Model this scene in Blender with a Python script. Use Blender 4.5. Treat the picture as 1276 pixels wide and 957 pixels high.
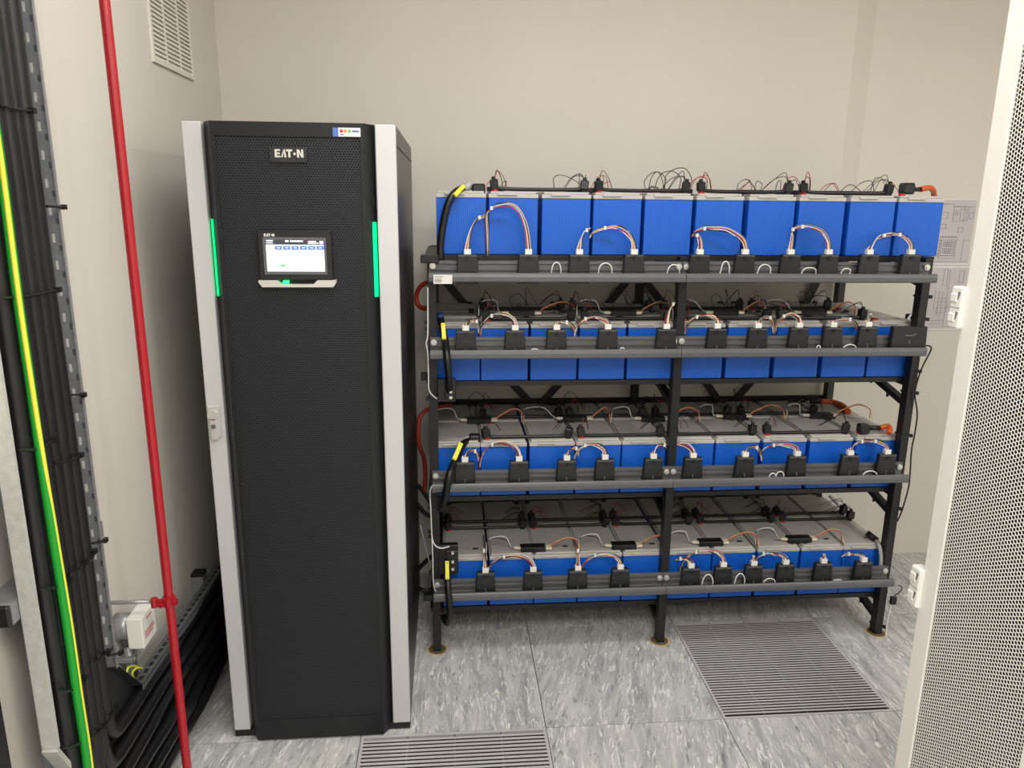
import bpy, bmesh, math, random
from mathutils import Vector, Matrix
random.seed(7)
for o in list(bpy.data.objects): bpy.data.objects.remove(o)
S = bpy.context.scene
COL = S.collection
# ------------------------------------------------------------------ camera
CH, CYAW, CPIT, CROL, CF = 1.68073, 0.0852437, 0.2371684, -0.0102108, 940.5176
_cy, _sy, _cp, _sp = math.cos(CYAW), math.sin(CYAW), math.cos(CPIT), math.sin(CPIT)
FWD = Vector((_sy*_cp, _cy*_cp, -_sp)); RT = Vector((_cy, -_sy, 0)); DN = FWD.cross(RT)
_cr, _sr = math.cos(CROL), math.sin(CROL)
RT, DN = _cr*RT+_sr*DN, -_sr*RT+_cr*DN
CAM = Vector((0, 0, CH))
cd = bpy.data.cameras.new('camera'); cam = bpy.data.objects.new('camera', cd); COL.objects.link(cam)
cd.sensor_fit = 'HORIZONTAL'; cd.sensor_width = 36; cd.lens = CF*36/1276; cd.clip_start = 0.02
M3 = Matrix((RT, -DN, -FWD)).transposed()
cam.matrix_world = Matrix.Translation(CAM) @ M3.to_4x4()
S.camera = cam
def ray(u, v): return RT*((u-638)/CF) + DN*((v-478.5)/CF) + FWD
def at(u, v, Y): d = ray(u, v); return CAM + d*(Y/d.y)
def atx(u, v, X): d = ray(u, v); return CAM + d*(X/d.x)
def atz(u, v, z): d = ray(u, v); return CAM + d*((z-CH)/d.z)
# ------------------------------------------------------------------ light
S.view_settings.view_transform = 'Standard'; S.view_settings.look = 'None'
S.view_settings.gamma = 1; S.view_settings.use_curve_mapping = False
S.view_settings.exposure = 0.28
w = bpy.data.worlds.new('world'); S.world = w; w.use_nodes = True
w.node_tree.nodes['Background'].inputs[0].default_value = (0.9, 0.95, 1, 1)
w.node_tree.nodes['Background'].inputs[1].default_value = 0.02
def area(name, loc, sx, sy, power, col=(1, 0.97, 0.92)):
    l = bpy.data.lights.new(name, 'AREA'); l.shape = 'RECTANGLE'; l.size = sx; l.size_y = sy; l.energy = power; l.color = col
    o = bpy.data.objects.new(name, l); COL.objects.link(o); o.location = loc
    return o
LC = (1, 0.985, 0.96)
area('overhead_lamp', (0.28, 1.70, 2.88), 1.2, 0.3, 17, LC)
area('overhead_lamp', (2.40, 0.90, 2.88), 0.3, 1.0, 17, LC)
area('overhead_lamp', (2.40, -0.60, 2.88), 0.3, 1.0, 40, LC)  # added fill lamp, out of view, to brighten the left wall
area('overhead_lamp', (0.40, -0.1, 2.88), 1.2, 0.6, 38, LC)
area('overhead_lamp', (0.40, -1.5, 2.88), 1.2, 0.6, 24, LC)
# ------------------------------------------------------------------ materials
def srgb(r, g, b):
    f = lambda c: (c/12.92 if c <= .04045 else ((c+.055)/1.055)**2.4)
    return (f(r/255), f(g/255), f(b/255), 1)
MATS = {}
def mat(name, rgb, rough=.5, metal=0, emit=0, noise=0, nscale=30, bump=0, spec=None, coat=0):
    if name in MATS: return MATS[name]
    m = bpy.data.materials.new(name); m.use_nodes = True; nt = m.node_tree; b = nt.nodes['Principled BSDF']
    c = srgb(*rgb); b.inputs['Base Color'].default_value = c
    b.inputs['Roughness'].default_value = rough; b.inputs['Metallic'].default_value = metal
    if spec is not None: b.inputs['Specular IOR Level'].default_value = spec
    if coat: b.inputs['Coat Weight'].default_value = coat
    if emit:
        b.inputs['Emission Color'].default_value = c; b.inputs['Emission Strength'].default_value = emit
    if noise or bump:
        tc = nt.nodes.new('ShaderNodeTexCoord'); n = nt.nodes.new('ShaderNodeTexNoise'); n.inputs['Scale'].default_value = nscale; n.inputs['Detail'].default_value = 4
        nt.links.new(tc.outputs['Object'], n.inputs['Vector'])
        if noise:
            r = nt.nodes.new('ShaderNodeValToRGB'); nt.links.new(n.outputs['Fac'], r.inputs['Fac'])
            r.color_ramp.elements[0].position = .3; r.color_ramp.elements[1].position = .7
            r.color_ramp.elements[0].color = [x*(1-noise) for x in c[:3]]+[1]; r.color_ramp.elements[1].color = [min(1, x*(1+noise)) for x in c[:3]]+[1]
            nt.links.new(r.outputs[0], b.inputs['Base Color'])
        if bump:
            bp = nt.nodes.new('ShaderNodeBump'); bp.inputs['Strength'].default_value = bump; bp.inputs['Distance'].default_value = .002
            nt.links.new(n.outputs['Fac'], bp.inputs['Height']); nt.links.new(bp.outputs[0], b.inputs['Normal'])
    MATS[name] = m; return m
wallm = mat('wall_paint', (215, 209, 198), .85, noise=.015, nscale=3, bump=.08)
ceilm = mat('ceiling_paint', (225, 224, 220), .9, noise=.01)
black = mat('black_powder_coat', (22, 23, 25), .45, noise=.15, nscale=60)
blackp = mat('black_plastic', (21, 22, 24), .42, noise=.1, nscale=80)
boxm = mat('box_plastic', (28, 30, 33), .45, noise=.06, nscale=120)
doorblk = mat('cabinet_black', (29, 31, 34), .42, noise=.06, nscale=50, spec=.35)
doorside = mat('cabinet_side_black', (20, 21, 23), .35)
inner = mat('dark_inside', (9, 10, 13), .6)
silver = mat('silver_paint', (204, 204, 205), .42, .1, noise=.03, nscale=200)
alu = mat('handle_metal', (205, 203, 198), .35, .3)
railm = mat('rail_grey', (98, 99, 101), .4, .15, noise=.06, nscale=40)
raildk = mat('rail_groove_grey', (62, 64, 67), .5)
lidm = mat('lid_grey', (188, 184, 179), .45, noise=.05, nscale=25)
cablem = mat('cable_black', (20, 20, 22), .38, noise=.2, nscale=30, bump=.15)
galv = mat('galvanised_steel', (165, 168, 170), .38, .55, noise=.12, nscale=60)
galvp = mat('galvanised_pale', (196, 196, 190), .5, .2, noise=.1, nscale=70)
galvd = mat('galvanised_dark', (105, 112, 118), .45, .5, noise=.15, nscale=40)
redp = mat('red_paint', (168, 16, 32), .4, coat=.2)
white = mat('white_plastic', (232, 230, 224), .45)
whitep = mat('white_powder_coat', (238, 235, 228), .45, noise=.015, nscale=100)
redw = mat('red_wire', (178, 44, 34), .5); ylw = mat('cream_wire', (222, 190, 138), .5); orw = mat('orange_wire', (214, 112, 62), .5)
grw = mat('grey_wire', (150, 150, 150), .5); blw = mat('black_wire', (20, 20, 22), .5); blu = mat('blue_sleeve', (40, 62, 120), .5)
whw = mat('white_wire', (226, 224, 220), .5); ored = mat('red_brown_hose', (150, 46, 32), .5); orng = mat('orange_cable', (206, 92, 42), .5)
yell = mat('yellow_tag', (232, 226, 70), .5); greyc = mat('grey_boot', (170, 170, 168), .5)
green = mat('green_sheath', (22, 150, 40), .45); yel2 = mat('yellow_stripe', (225, 220, 70), .45)
ledg = mat('green_light', (0, 232, 130), .4, emit=1.15); ledb = mat('green_led_bright', (30, 255, 110), .4, emit=4)
scrw = mat('screen_white', (243, 248, 250), .4, emit=1.0); scrb = mat('screen_blue', (80, 108, 178), .4, emit=.75); scrd = mat('screen_dark', (50, 56, 66), .3, emit=.5)
scrg = mat('screen_green', (40, 170, 70), .4, emit=.8); scrl = mat('screen_line', (140, 160, 170), .4, emit=.55)
paper = mat('drawing_sheet', (196, 190, 190), .25, noise=.02); ink = mat('ink_grey', (110, 106, 112), .6)
sleeve = mat('sleeve_edge', (225, 224, 222), .2)
tan = mat('raw_board_edge', (206, 172, 124), .8, noise=.2, nscale=80)
grat = mat('grate_metal', (208, 204, 205), .4, .2); zinc = mat('zinc_screw', (215, 214, 210), .3, .5)
stkb = mat('sticker_blue', (86, 120, 190), .5); stkr = mat('sticker_red', (190, 40, 50), .5); stko = mat('sticker_orange', (235, 150, 80), .5); stkg = mat('sticker_green', (110, 180, 70), .5)
tickm = mat('mark_grey', (120, 122, 126), .5)
def battery_blue():
    m = bpy.data.materials.new('battery_blue'); m.use_nodes = True; nt = m.node_tree; b = nt.nodes['Principled BSDF']
    b.inputs['Roughness'].default_value = .42
    tc = nt.nodes.new('ShaderNodeTexCoord'); wv = nt.nodes.new('ShaderNodeTexWave'); wv.wave_type = 'BANDS'; wv.bands_direction = 'X'
    wv.inputs['Scale'].default_value = 42; nt.links.new(tc.outputs['Object'], wv.inputs['Vector'])
    bp = nt.nodes.new('ShaderNodeBump'); bp.inputs['Strength'].default_value = .35; bp.inputs['Distance'].default_value = .0015
    nt.links.new(wv.outputs['Fac'], bp.inputs['Height']); nt.links.new(bp.outputs[0], b.inputs['Normal'])
    r = nt.nodes.new('ShaderNodeValToRGB'); nt.links.new(wv.outputs['Fac'], r.inputs['Fac'])
    r.color_ramp.elements[0].color = srgb(6, 86, 190); r.color_ramp.elements[1].color = srgb(8, 97, 208)
    nt.links.new(r.outputs[0], b.inputs['Base Color'])
    return m
bluem = battery_blue()
def tile_mat():
    m = bpy.data.materials.new('marbled_vinyl'); m.use_nodes = True; nt = m.node_tree; b = nt.nodes['Principled BSDF']; N = nt.nodes.new; L = nt.links.new
    b.inputs['Roughness'].default_value = .36
    tc = N('ShaderNodeTexCoord'); oi = N('ShaderNodeObjectInfo')
    rot = N('ShaderNodeVectorRotate'); rot.rotation_type = 'Z_AXIS'; L(tc.outputs['Object'], rot.inputs['Vector'])
    mm = N('ShaderNodeMapRange'); L(oi.outputs['Random'], mm.inputs['Value']); mm.inputs['To Min'].default_value = -.05; mm.inputs['To Max'].default_value = .3
    L(mm.outputs[0], rot.inputs['Angle'])
    off = N('ShaderNodeVectorMath'); off.operation = 'ADD'; sc = N('ShaderNodeVectorMath'); sc.operation = 'SCALE'; sc.inputs[0].default_value = (13, 7, 5); L(oi.outputs['Random'], sc.inputs['Scale'])
    L(rot.outputs[0], off.inputs[0]); L(sc.outputs[0], off.inputs[1])
    mp = N('ShaderNodeMapping'); mp.inputs['Scale'].default_value = (1.6, .28, 1); L(off.outputs[0], mp.inputs['Vector'])
    def noise(s, d, dist):
        n = N('ShaderNodeTexNoise'); n.inputs['Scale'].default_value = s; n.inputs['Detail'].default_value = d; n.inputs['Distortion'].default_value = dist; n.inputs['Roughness'].default_value = .62
        L(mp.outputs[0], n.inputs['Vector']); return n
    def ramp(n, stops):
        r = N('ShaderNodeValToRGB'); L(n.outputs['Fac'], r.inputs['Fac']); e = r.color_ramp.elements
        e[0].position, e[0].color = stops[0]; e[1].position, e[1].color = stops[-1]
        for p, c in stops[1:-1]: k = e.new(p); k.color = c
        return r
    base = ramp(noise(16, 7, .8), [(.28, srgb(146, 149, 151)), (.5, srgb(190, 190, 189)), (.72, srgb(216, 215, 211))])
    vein = ramp(noise(38, 7, 1.7), [(.565, (0, 0, 0, 1)), (.60, (.75, .75, .75, 1)), (.70, (1, 1, 1, 1))])
    dark = ramp(noise(34, 8, 2.2), [(.0, (1, 1, 1, 1)), (.36, (1, 1, 1, 1)), (.43, (0, 0, 0, 1))])
    m1 = N('ShaderNodeMix'); m1.data_type = 'RGBA'; L(vein.outputs[0], m1.inputs[0]); L(base.outputs[0], m1.inputs[6]); m1.inputs[7].default_value = srgb(240, 239, 234)
    md = N('ShaderNodeMath'); md.operation = 'MULTIPLY'; md.inputs[1].default_value = .6; L(dark.outputs[0], md.inputs[0])
    m2 = N('ShaderNodeMix'); m2.data_type = 'RGBA'; L(md.outputs[0], m2.inputs[0]); L(m1.outputs[2], m2.inputs[6]); m2.inputs[7].default_value = srgb(98, 101, 106)
    L(m2.outputs[2], b.inputs['Base Color'])
    return m
tilem = tile_mat()
# ------------------------------------------------------------------ mesh helpers
class MB:
    def __init__(s): s.v = []; s.f = []
    def add(s, vs, fs):
        k = len(s.v); s.v += [tuple(a) for a in vs]; s.f += [tuple(i+k for i in f) for f in fs]; return s
    def box(s, a, b, t=0, tp=None):
        x0, y0, z0 = a; x1, y1, z1 = b
        vs = [(x0, y0, z0), (x1, y0, z0), (x1, y1, z0), (x0, y1, z0), (x0, y0, z1), (x1, y0, z1), (x1, y1, z1), (x0, y1, z1)]
        return s.add(vs, [(0, 3, 2, 1), (4, 5, 6, 7), (0, 1, 5, 4), (1, 2, 6, 5), (2, 3, 7, 6), (3, 0, 4, 7)])
    def prism(s, poly, axis, a, b):
        """poly: 2D points; axis 'x' -> (y,z), 'y' -> (x,z), 'z' -> (x,y)"""
        def P(p, t): return {'x': (t, p[0], p[1]), 'y': (p[0], t, p[1]), 'z': (p[0], p[1], t)}[axis]
        n = len(poly); vs = [P(p, a) for p in poly]+[P(p, b) for p in poly]
        fs = [tuple(range(n))[::-1], tuple(range(n, 2*n))]+[(i, (i+1) % n, n+(i+1) % n, n+i) for i in range(n)]
        return s.add(vs, fs)
    def cyl(s, p, q, r, n=12, r2=None):
        return s.tube([p, q], r, n, smooth=0, r2=r2)
    def tube(s, pts, r, n=7, smooth=6, r2=None):
        pts = [Vector(p) for p in pts]
        if smooth and len(pts) > 2: pts = catmull(pts, smooth)
        m = len(pts); vs = []; prev = None
        for i, p in enumerate(pts):
            t = (pts[min(i+1, m-1)]-pts[max(i-1, 0)]).normalized()
            if prev is None:
                a = Vector((0, 0, 1)) if abs(t.z) < .9 else Vector((1, 0, 0)); u = t.cross(a).normalized()
            else:
                u = (prev-t*prev.dot(t)); u = u.normalized() if u.length > 1e-6 else t.orthogonal().normalized()
            prev = u; w_ = t.cross(u); rr = r if r2 is None else r+(r2-r)*i/(m-1)
            for k in range(n):
                th = 2*math.pi*k/n; vs.append(p+u*(rr*math.cos(th))+w_*(rr*math.sin(th)))
        fs = [(i*n+k, i*n+(k+1) % n, (i+1)*n+(k+1) % n, (i+1)*n+k) for i in range(m-1) for k in range(n)]
        fs += [tuple(range(n))[::-1], tuple(range((m-1)*n, m*n))]
        return s.add(vs, fs)
    def bar(s, p, q, w_, d, up=(0, 1, 0)):
        p = Vector(p); q = Vector(q); t = (q-p).normalized(); n = Vector(up); u = t.cross(n).normalized(); n = u.cross(t)
        vs = []
        for c in (p, q):
            for a, b in ((-1, -1), (1, -1), (1, 1), (-1, 1)): vs.append(c+u*(a*w_/2)+n*(b*d/2))
        return s.add(vs, [(3, 2, 1, 0), (4, 5, 6, 7), (0, 1, 5, 4), (1, 2, 6, 5), (2, 3, 7, 6), (3, 0, 4, 7)])
    def mesh(s, name, m, smooth=False, bevel=0):
        me = bpy.data.meshes.new(name); me.from_pydata(s.v, [], s.f)
        bm = bmesh.new(); bm.from_mesh(me); bmesh.ops.recalc_face_normals(bm, faces=bm.faces)
        if bevel: bmesh.ops.bevel(bm, geom=[e for e in bm.edges], offset=bevel, segments=1, affect='EDGES', clamp_overlap=True)
        bm.to_mesh(me); bm.free()
        if smooth:
            for p in me.polygons: p.use_smooth = len(p.vertices) == 4
        me.materials.append(m); return me
    def obj(s, name, m, parent=None, smooth=False, bevel=0, loc=None):
        return link(name, s.mesh(name, m, smooth, bevel), parent, loc)
def link(name, me, parent=None, loc=None):
    o = bpy.data.objects.new(name, me); COL.objects.link(o)
    if loc is not None: o.location = loc
    if parent is not None:
        o.parent = parent
    return o
def catmull(p, k):
    q = [p[0]*2-p[1]]+p+[p[-1]*2-p[-2]]; out = []
    for i in range(1, len(q)-2):
        a, b, c, d = q[i-1:i+3]
        for j in range(k):
            t = j/k
            out.append(.5*((2*b)+(c-a)*t+(2*a-5*b+4*c-d)*t*t+(3*b-a-3*c+d)*t**3))
    out.append(p[-1]); return out
def tag(o, label, cat, group=None):
    o['label'] = label; o['category'] = cat
    if group: o['group'] = group
    return o
def thing(name, label, cat, loc=(0, 0, 0), group=None):
    o = bpy.data.objects.new(name, None); COL.objects.link(o); o.location = loc; o.empty_display_size = .05
    return tag(o, label, cat, group)
def struct(o, label=None):
    o['kind'] = 'structure'
    if label: o['label'] = label
    return o
def hexsheet(w_, h_, p, r, th, rows_horizontal=True):
    """perforated sheet in local (u,v) 0..w,0..h, front at depth 0, back at th. returns verts (u,d,v), faces"""
    R = p/math.sqrt(3); vs = []; fs = []
    o0 = math.pi/2 if rows_horizontal else 0
    ang = [o0+math.pi/3*k for k in range(6)]
    oc = [(R*math.cos(a), R*math.sin(a)) for a in ang]; ic = [(r*math.cos(a), r*math.sin(a)) for a in ang]
    du, dv = (p, p*.8660254) if rows_horizontal else (p*.8660254, p)
    nu, nv = int(w_/du), int(h_/dv); ou = (w_-(nu-1)*du)/2; ov = (h_-(nv-1)*dv)/2
    for j in range(nv):
        for i in range(nu):
            cu = ou+i*du; cv = ov+j*dv
            if rows_horizontal: cu += (p/2 if j % 2 else 0)-p/4
            else: cv += (p/2 if i % 2 else 0)-p/4
            k = len(vs)
            vs += [(cu+a, 0, cv+b) for a, b in oc]; vs += [(cu+a, 0, cv+b) for a, b in ic]; vs += [(cu+a, th, cv+b) for a, b in ic]
            for q in range(6):
                n = (q+1) % 6
                fs.append((k+q, k+n, k+6+n, k+6+q)); fs.append((k+6+q, k+6+n, k+12+n, k+12+q))
    return vs, fs
ORD = ['first', 'second', 'third', 'fourth', 'fifth', 'sixth', 'seventh', 'eighth', 'ninth', 'tenth']
# ------------------------------------------------------------------ structure
WX, WB, WR, CEIL = -0.882, 3.225, 3.1, 2.92
TX0, TY0 = 0.9058, 2.7292
floor = struct(MB().box((-3, -2.2, -.06), (WR, 4.2, -.008)).obj('floor', mat('floor_joint', (52, 54, 56), .8)), 'raised floor of grey marbled vinyl tiles with dark joints')
RECY = 3.275
gr1 = (-2, -2); gr2 = (0, -1)
tile_meshes = {}
for i in range(-4, 4):
    for j in range(-4, 1):
        if (i, j) in (gr1, gr2): continue
        x0 = max(TX0+.6*i, WX); x1 = min(TX0+.6*(i+1), WR); y0 = TY0+.6*j; y1 = min(TY0+.6*(j+1), RECY+.05)
        if x1-x0 < .03: continue
        cx, cy = TX0+.6*(i+.5), TY0+.6*(j+.5)
        key = (round(x0-cx, 3), round(x1-cx, 3), round(y1-cy, 3))
        if key not in tile_meshes:
            tile_meshes[key] = MB().box((x0-cx+.0014, y0-cy+.0014, -.008), (x1-cx-.0014, y1-cy-.0014, 0)).mesh('floor_tile', tilem)
        link('floor_tile', tile_meshes[key], floor, (cx, cy, 0))
MB().box((-3, -2.2, -.008), (WR, TY0-2.4, 0)).obj('floor_strip', tilem, floor)
wl = struct(MB().box((WX-.1, -2.1, 0), (WX, WB+.15, CEIL)).obj('wall_left', wallm), 'white painted wall beside the cable tray and red pipe')
EX = at(1102, 0, WB).x; SX = at(1071, 0, WB).x
wb = struct(MB().prism([(WX-.1, WB), (SX, WB), (EX, WB+.05), (EX, WB+.25), (WX-.1, WB+.25)], 'z', 0, CEIL).obj('wall_back', wallm), 'off-white wall behind the battery rack')
CRX = at(1190, 56, RECY).x
wr2 = struct(MB().box((EX, RECY, 0), (CRX, RECY+.2, CEIL)).obj('wall_recess', wallm), 'recessed off-white wall to the right of the rack')
wr3 = struct(MB().box((CRX, RECY+.004, 0), (WR+.1, RECY+.2, CEIL)).obj('wall_recess_panel', wallm), 'off-white wall panel carrying the drawings')
struct(MB().box((WR, -2.1, 0), (WR+.1, RECY+.2, CEIL)).obj('wall_right', wallm))
struct(MB().box((WX-.1, -2.2, 0), (WR+.1, -2.1, CEIL)).obj('wall_front', wallm))
struct(MB().box((WX-.1, -2.2, CEIL), (WR+.1, RECY+.2, CEIL+.1)).obj('ceiling', ceilm))
# floor grilles
def grille(ij, label, pitch, barw):
    x0 = TX0+.6*ij[0]; y0 = TY0+.6*ij[1]
    g = thing('floor_grille', label, 'floor grille', (x0+.3, y0+.3, 0), 'ventilation grilles in the floor')
    f = MB(); e = .299; t = .009
    f.box((-e, -e, -.03), (-e+t, e, .001)); f.box((e-t, -e, -.03), (e, e, .001)); f.box((-e+t, -e, -.03), (e-t, -e+t, .001)); f.box((-e+t, e-t, -.03), (e-t, e, .001))
    f.obj('frame', grat, g)
    s = MB().box((-e+t, -barw/2, -.0006), (e-t, barw/2, .001)).mesh('slat', grat)
    n = int((2*(e-t))/pitch)
    for k in range(1, n):
        link('slat', s, g, (0, -e+t+k*2*(e-t)/n, 0))
    c = MB()
    for x in (-.15, 0, .15): c.box((x-.002, -e+t, -.012), (x+.002, e-t, -.0007))
    c.obj('support_bar', galvd, g)
    MB().box((-e+t, -e+t, -.032), (e-t, e-t, -.030)).obj('dark_void_sheet', inner, g)  # black sheet stands in for the dark space below the slats
floor.location.z = 0
grille(gr1, 'metal slatted floor grille in front of the black cabinet', .0165, .0088)
grille(gr2, 'metal slatted floor grille in front of the battery rack', .0148, .0070)
# ------------------------------------------------------------------ UPS cabinet
ux0, ux1, uy0, uy1, uz = -.695, -.138, 2.15, 3.06, 1.878
U = thing('ups_cabinet', 'tall black cabinet with perforated door, silver edges and green light bars', 'cabinet', (-.4165, 2.6, 0))
def up(mb, name, m, parent=U, **k):
    base = Vector((0, 0, 0)); q = parent
    while q is not None: base += q.location; q = q.parent
    mb.v = [tuple(Vector(v)-base) for v in mb.v]
    return mb.obj(name, m, parent, **k)
up(MB().box((ux0, uy0+.03, .012), (ux1, uy1, uz)), 'body', doorside)
up(MB().box((ux0+.01, uy0+.02, 0), (ux1-.01, uy1-.02, .03)), 'base', blackp)
seam = MB().box((ux1, uy0+.05, uz-.055), (ux1+.0015, uy1-.02, uz-.05)); up(seam, 'panel_joint', inner)
for a, b in ((ux0, -.646), (-.193, ux1)):
    up(MB().box((a, uy0, .028), (b, uy0+.032, uz)), 'edge_strip', silver, bevel=.0025)
up(MB().box((ux0, uy0+.005, .004), (ux1, uy0+.03, .027)), 'plinth', blackp)
dl, dr, fl, fr = -.643, -.196, -.617, -.222
yf = 2.128; mz0, mz1 = .078, 1.842
mxl, mxr = -.606, -.229
d = MB()
# door frame: bevelled sides and front border
d.prism([(dl, 2.168), (fl, yf), (mxl, yf), (mxl, yf+.012), (dl+.012, 2.175)], 'z', .008, uz-.002)
d.prism([(dr, 2.168), (fr, yf), (mxr, yf), (mxr, yf+.012), (dr-.012, 2.175)], 'z', .008, uz-.002)
d.box((mxl, yf, .008), (mxr, yf+.012, mz0)); d.box((mxl, yf, mz1), (mxr, yf+.012, uz-.002))
d.prism([(dl, 2.168), (fl, yf), (fr, yf), (dr, 2.168)], 'z', uz-.002, uz)
d.prism([(dl, 2.168), (fl, yf), (fr, yf), (dr, 2.168)], 'z', .006, .008)
up(d, 'door_frame', doorblk)
vs, fs = hexsheet(mxr-mxl+.004, mz1-mz0+.004, .0076, .0031, .0016)
mbx = MB(); mbx.v = [(a+mxl-.002, b+yf+.002, c+mz0-.002) for a, b, c in vs]; mbx.f = fs
base = U.location
mbx.v = [(a-base.x, b-base.y, c-base.z) for a, b, c in mbx.v]
me = bpy.data.meshes.new('door_mesh'); me.from_pydata(mbx.v, [], mbx.f); me.materials.append(doorblk); me.materials.clear(); me.materials.append(mat('mesh_black', (51, 54, 59), .45, spec=.4)); link('door_mesh', me, U)
up(MB().box((mxl-.01, yf+.026, mz0-.02), (mxr+.01, yf+.03, mz1+.02)), 'mesh_backing', inner)
# light bars on the bevels
for s, (t0, t1, b0, b1) in ((1, ((264, 273), (270, 273), (274, 369), (268, 369))), (-1, ((468, 277), (474, 277), (477, 370), (471, 370)))):
    zt = at(*t0, 2.15).z; zb = at(*b1, 2.15).z
    if s == 1: poly = [(dl+.001, 2.1655), (dl+.0075, 2.155), (dl+.009, 2.157), (dl+.004, 2.169)]
    else: poly = [(dr-.001, 2.1655), (dr-.0095, 2.152), (dr-.011, 2.155), (dr-.004, 2.169)]
    poly = [(x, y-.0035) for x, y in poly]
    up(MB().prism(poly, 'z', zb, zt), 'light_bar', ledg)
# handle
ha, hb = at(258.5, 506, 2.14), at(274.5, 545, 2.14)
hx = (ha.x+hb.x)/2; hz1, hz0 = ha.z, hb.z
H = up(MB().box((hx-.018, uy0-.010, hz0), (hx+.018, uy0, hz1)), 'handle', alu, bevel=.003)
up(MB().box((hx-.010, uy0-.018, hz0-.006), (hx+.010, uy0-.009, hz1-.035)), 'lever', alu, H, bevel=.002)
up(MB().cyl((hx, uy0-.018, hz1-.026), (hx, uy0-.009, hz1-.026), .0145, 16), 'lever_head', alu, H)
up(MB().cyl((hx, uy0-.0205, hz0+.035), (hx, uy0-.017, hz0+.035), .0065, 12), 'lock', galvd, H)
# letters
def letters(h, x, z, y, parent, name, m, slant=0.0):
    """five-character wordmark E A T dot N; returns part"""
    mb = MB(); t = h*.24; wd = h*.86; g = h*.12; cx = x
    def P(poly): mb.prism([(cx+a, z+b) for a, b in poly], 'y', y, y-.0012)
    def R(a, b, c, e): P([(a, b), (c, b), (c, e), (a, e)])
    R(0, 0, t*1.1, h); R(t*1.1, 0, wd*.8, t*.85); R(t*1.1, h*.38, wd*.75, h*.6); R(t*1.1, h-t*.85, wd*.8, h)
    cx += wd*.8+g*.7
    P([(0, 0), (wd*.22, 0), (wd*.52, h*.95), (wd*.42, h)]); P([(wd*.5, 0), (wd*.82, 0), (wd*.62, h), (wd*.42, h)])
    cx += wd*.75+g*.3
    R(0, h-t, wd*.9, h); R(wd*.3, 0, wd*.6, h-t)
    cx += wd*.9+g
    P([(wd*.2+wd*.2*math.cos(a*math.pi/4), h*.45+wd*.2*math.sin(a*math.pi/4)) for a in range(8)])
    cx += wd*.4+g
    R(0, 0, t*1.1, h); P([(t*1.1, h), (t*1.1, h*.6), (wd*.95-t*1.1, 0), (wd*.95-t*1.1, h*.4)]); R(wd*.95-t*1.1, 0, wd*.95, h)
    return up(mb, name, m, parent)
la, lb = at(336, 183, yf), at(383, 202, yf)
LP = up(MB().box((la.x, yf-.003, lb.z), (lb.x, yf+.004, la.z)), 'logo_plate', mat('logo_plate_black', (34, 35, 38), .4))
l0, l1 = at(343, 196, yf), at(377, 186.5, yf)
letters((l1.z-l0.z), l0.x, l0.z, yf-.003, LP, 'logo_letters', zinc)
# sticker
s0, s1 = at(415, 170, yf), at(449, 159.5, yf)
ST = up(MB().box((s0.x, yf-.0012, s0.z), (s1.x, yf-.0002, s1.z)), 'sticker', white)
sw, sh = s1.x-s0.x, s1.z-s0.z
up(MB().box((s0.x, yf-.0016, s0.z), (s0.x+sw*.2, yf-.0012, s1.z)), 'sticker_panel', stkb, ST)
for k, (f, m) in enumerate(((.31, stkr), (.45, stko), (.6, stkg))):
    up(MB().cyl((s0.x+sw*f, yf-.0016, s0.z+sh*.62), (s0.x+sw*f, yf-.0011, s0.z+sh*.62), sh*.2, 10), 'sticker_dot', m, ST)
up(MB().box((s0.x+sw*.7, yf-.0016, s0.z+sh*.5), (s0.x+sw*.95, yf-.0012, s0.z+sh*.72)).box((s0.x+sw*.26, yf-.0016, s0.z+sh*.15), (s0.x+sw*.4, yf-.0012, s0.z+sh*.28)), 'sticker_print', stkb, ST)
# display
yd = 2.112
a, b = at(320, 286.5, yd), at(415, 349, yd)
D = up(MB().box((a.x, yd, b.z), (b.x, yf+.004, a.z)), 'display', blackp, bevel=.002)
letters(.0075, at(329, 294.5, yd).x, at(329, 294.5, yd).z, yd, D, 'display_letters', white)
def scr(x0, y0, x1, y1, m, name, lift):
    p, q = at(x0, y0, yd), at(x1, y1, yd)
    return up(MB().box((p.x, yd-lift, q.z), (q.x, yd-.0001, p.z)), name, m, D)
film = scr(327, 295.5, 408, 342, mat('film_grey', (92, 96, 100), .2), 'protective_film', .0008)
scr(331, 298.5, 404.5, 338.5, scrd, 'screen_header', .0012)
scr(331.5, 304.8, 405, 338.2, scrw, 'screen', .0016)
tb = MB()
for k in range(6):
    p, q = at(342.3+k*10.4, 306.2, yd), at(351.8+k*10.4, 311.4, yd); tb.box((p.x, yd-.002, q.z), (q.x, yd-.0001, p.z))
up(tb, 'screen_tab', scrb, D)
tb = MB()
for k in range(6):
    p, q = at(345.2+k*10.4, 308.5, yd), at(349.2+k*10.4, 309.1, yd); tb.box((p.x, yd-.0023, q.z), (q.x, yd-.0019, p.z))
for r in ((332, 299, 340, 300.4), (332, 302, 340, 303), (355.5, 299.3, 359.5, 301.5), (361.5, 299.7, 377.5, 301.3), (384, 300.3, 394, 301.6), (384, 302.7, 397, 303.8), (398.2, 300.3, 402.6, 304)):
    p, q = at(r[0], r[1], yd), at(r[2], r[3], yd); tb.box((p.x, yd-.0023, q.z), (q.x, yd-.0001, p.z))
up(tb, 'screen_lettering', scrw, D)
tb = MB()
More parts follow.
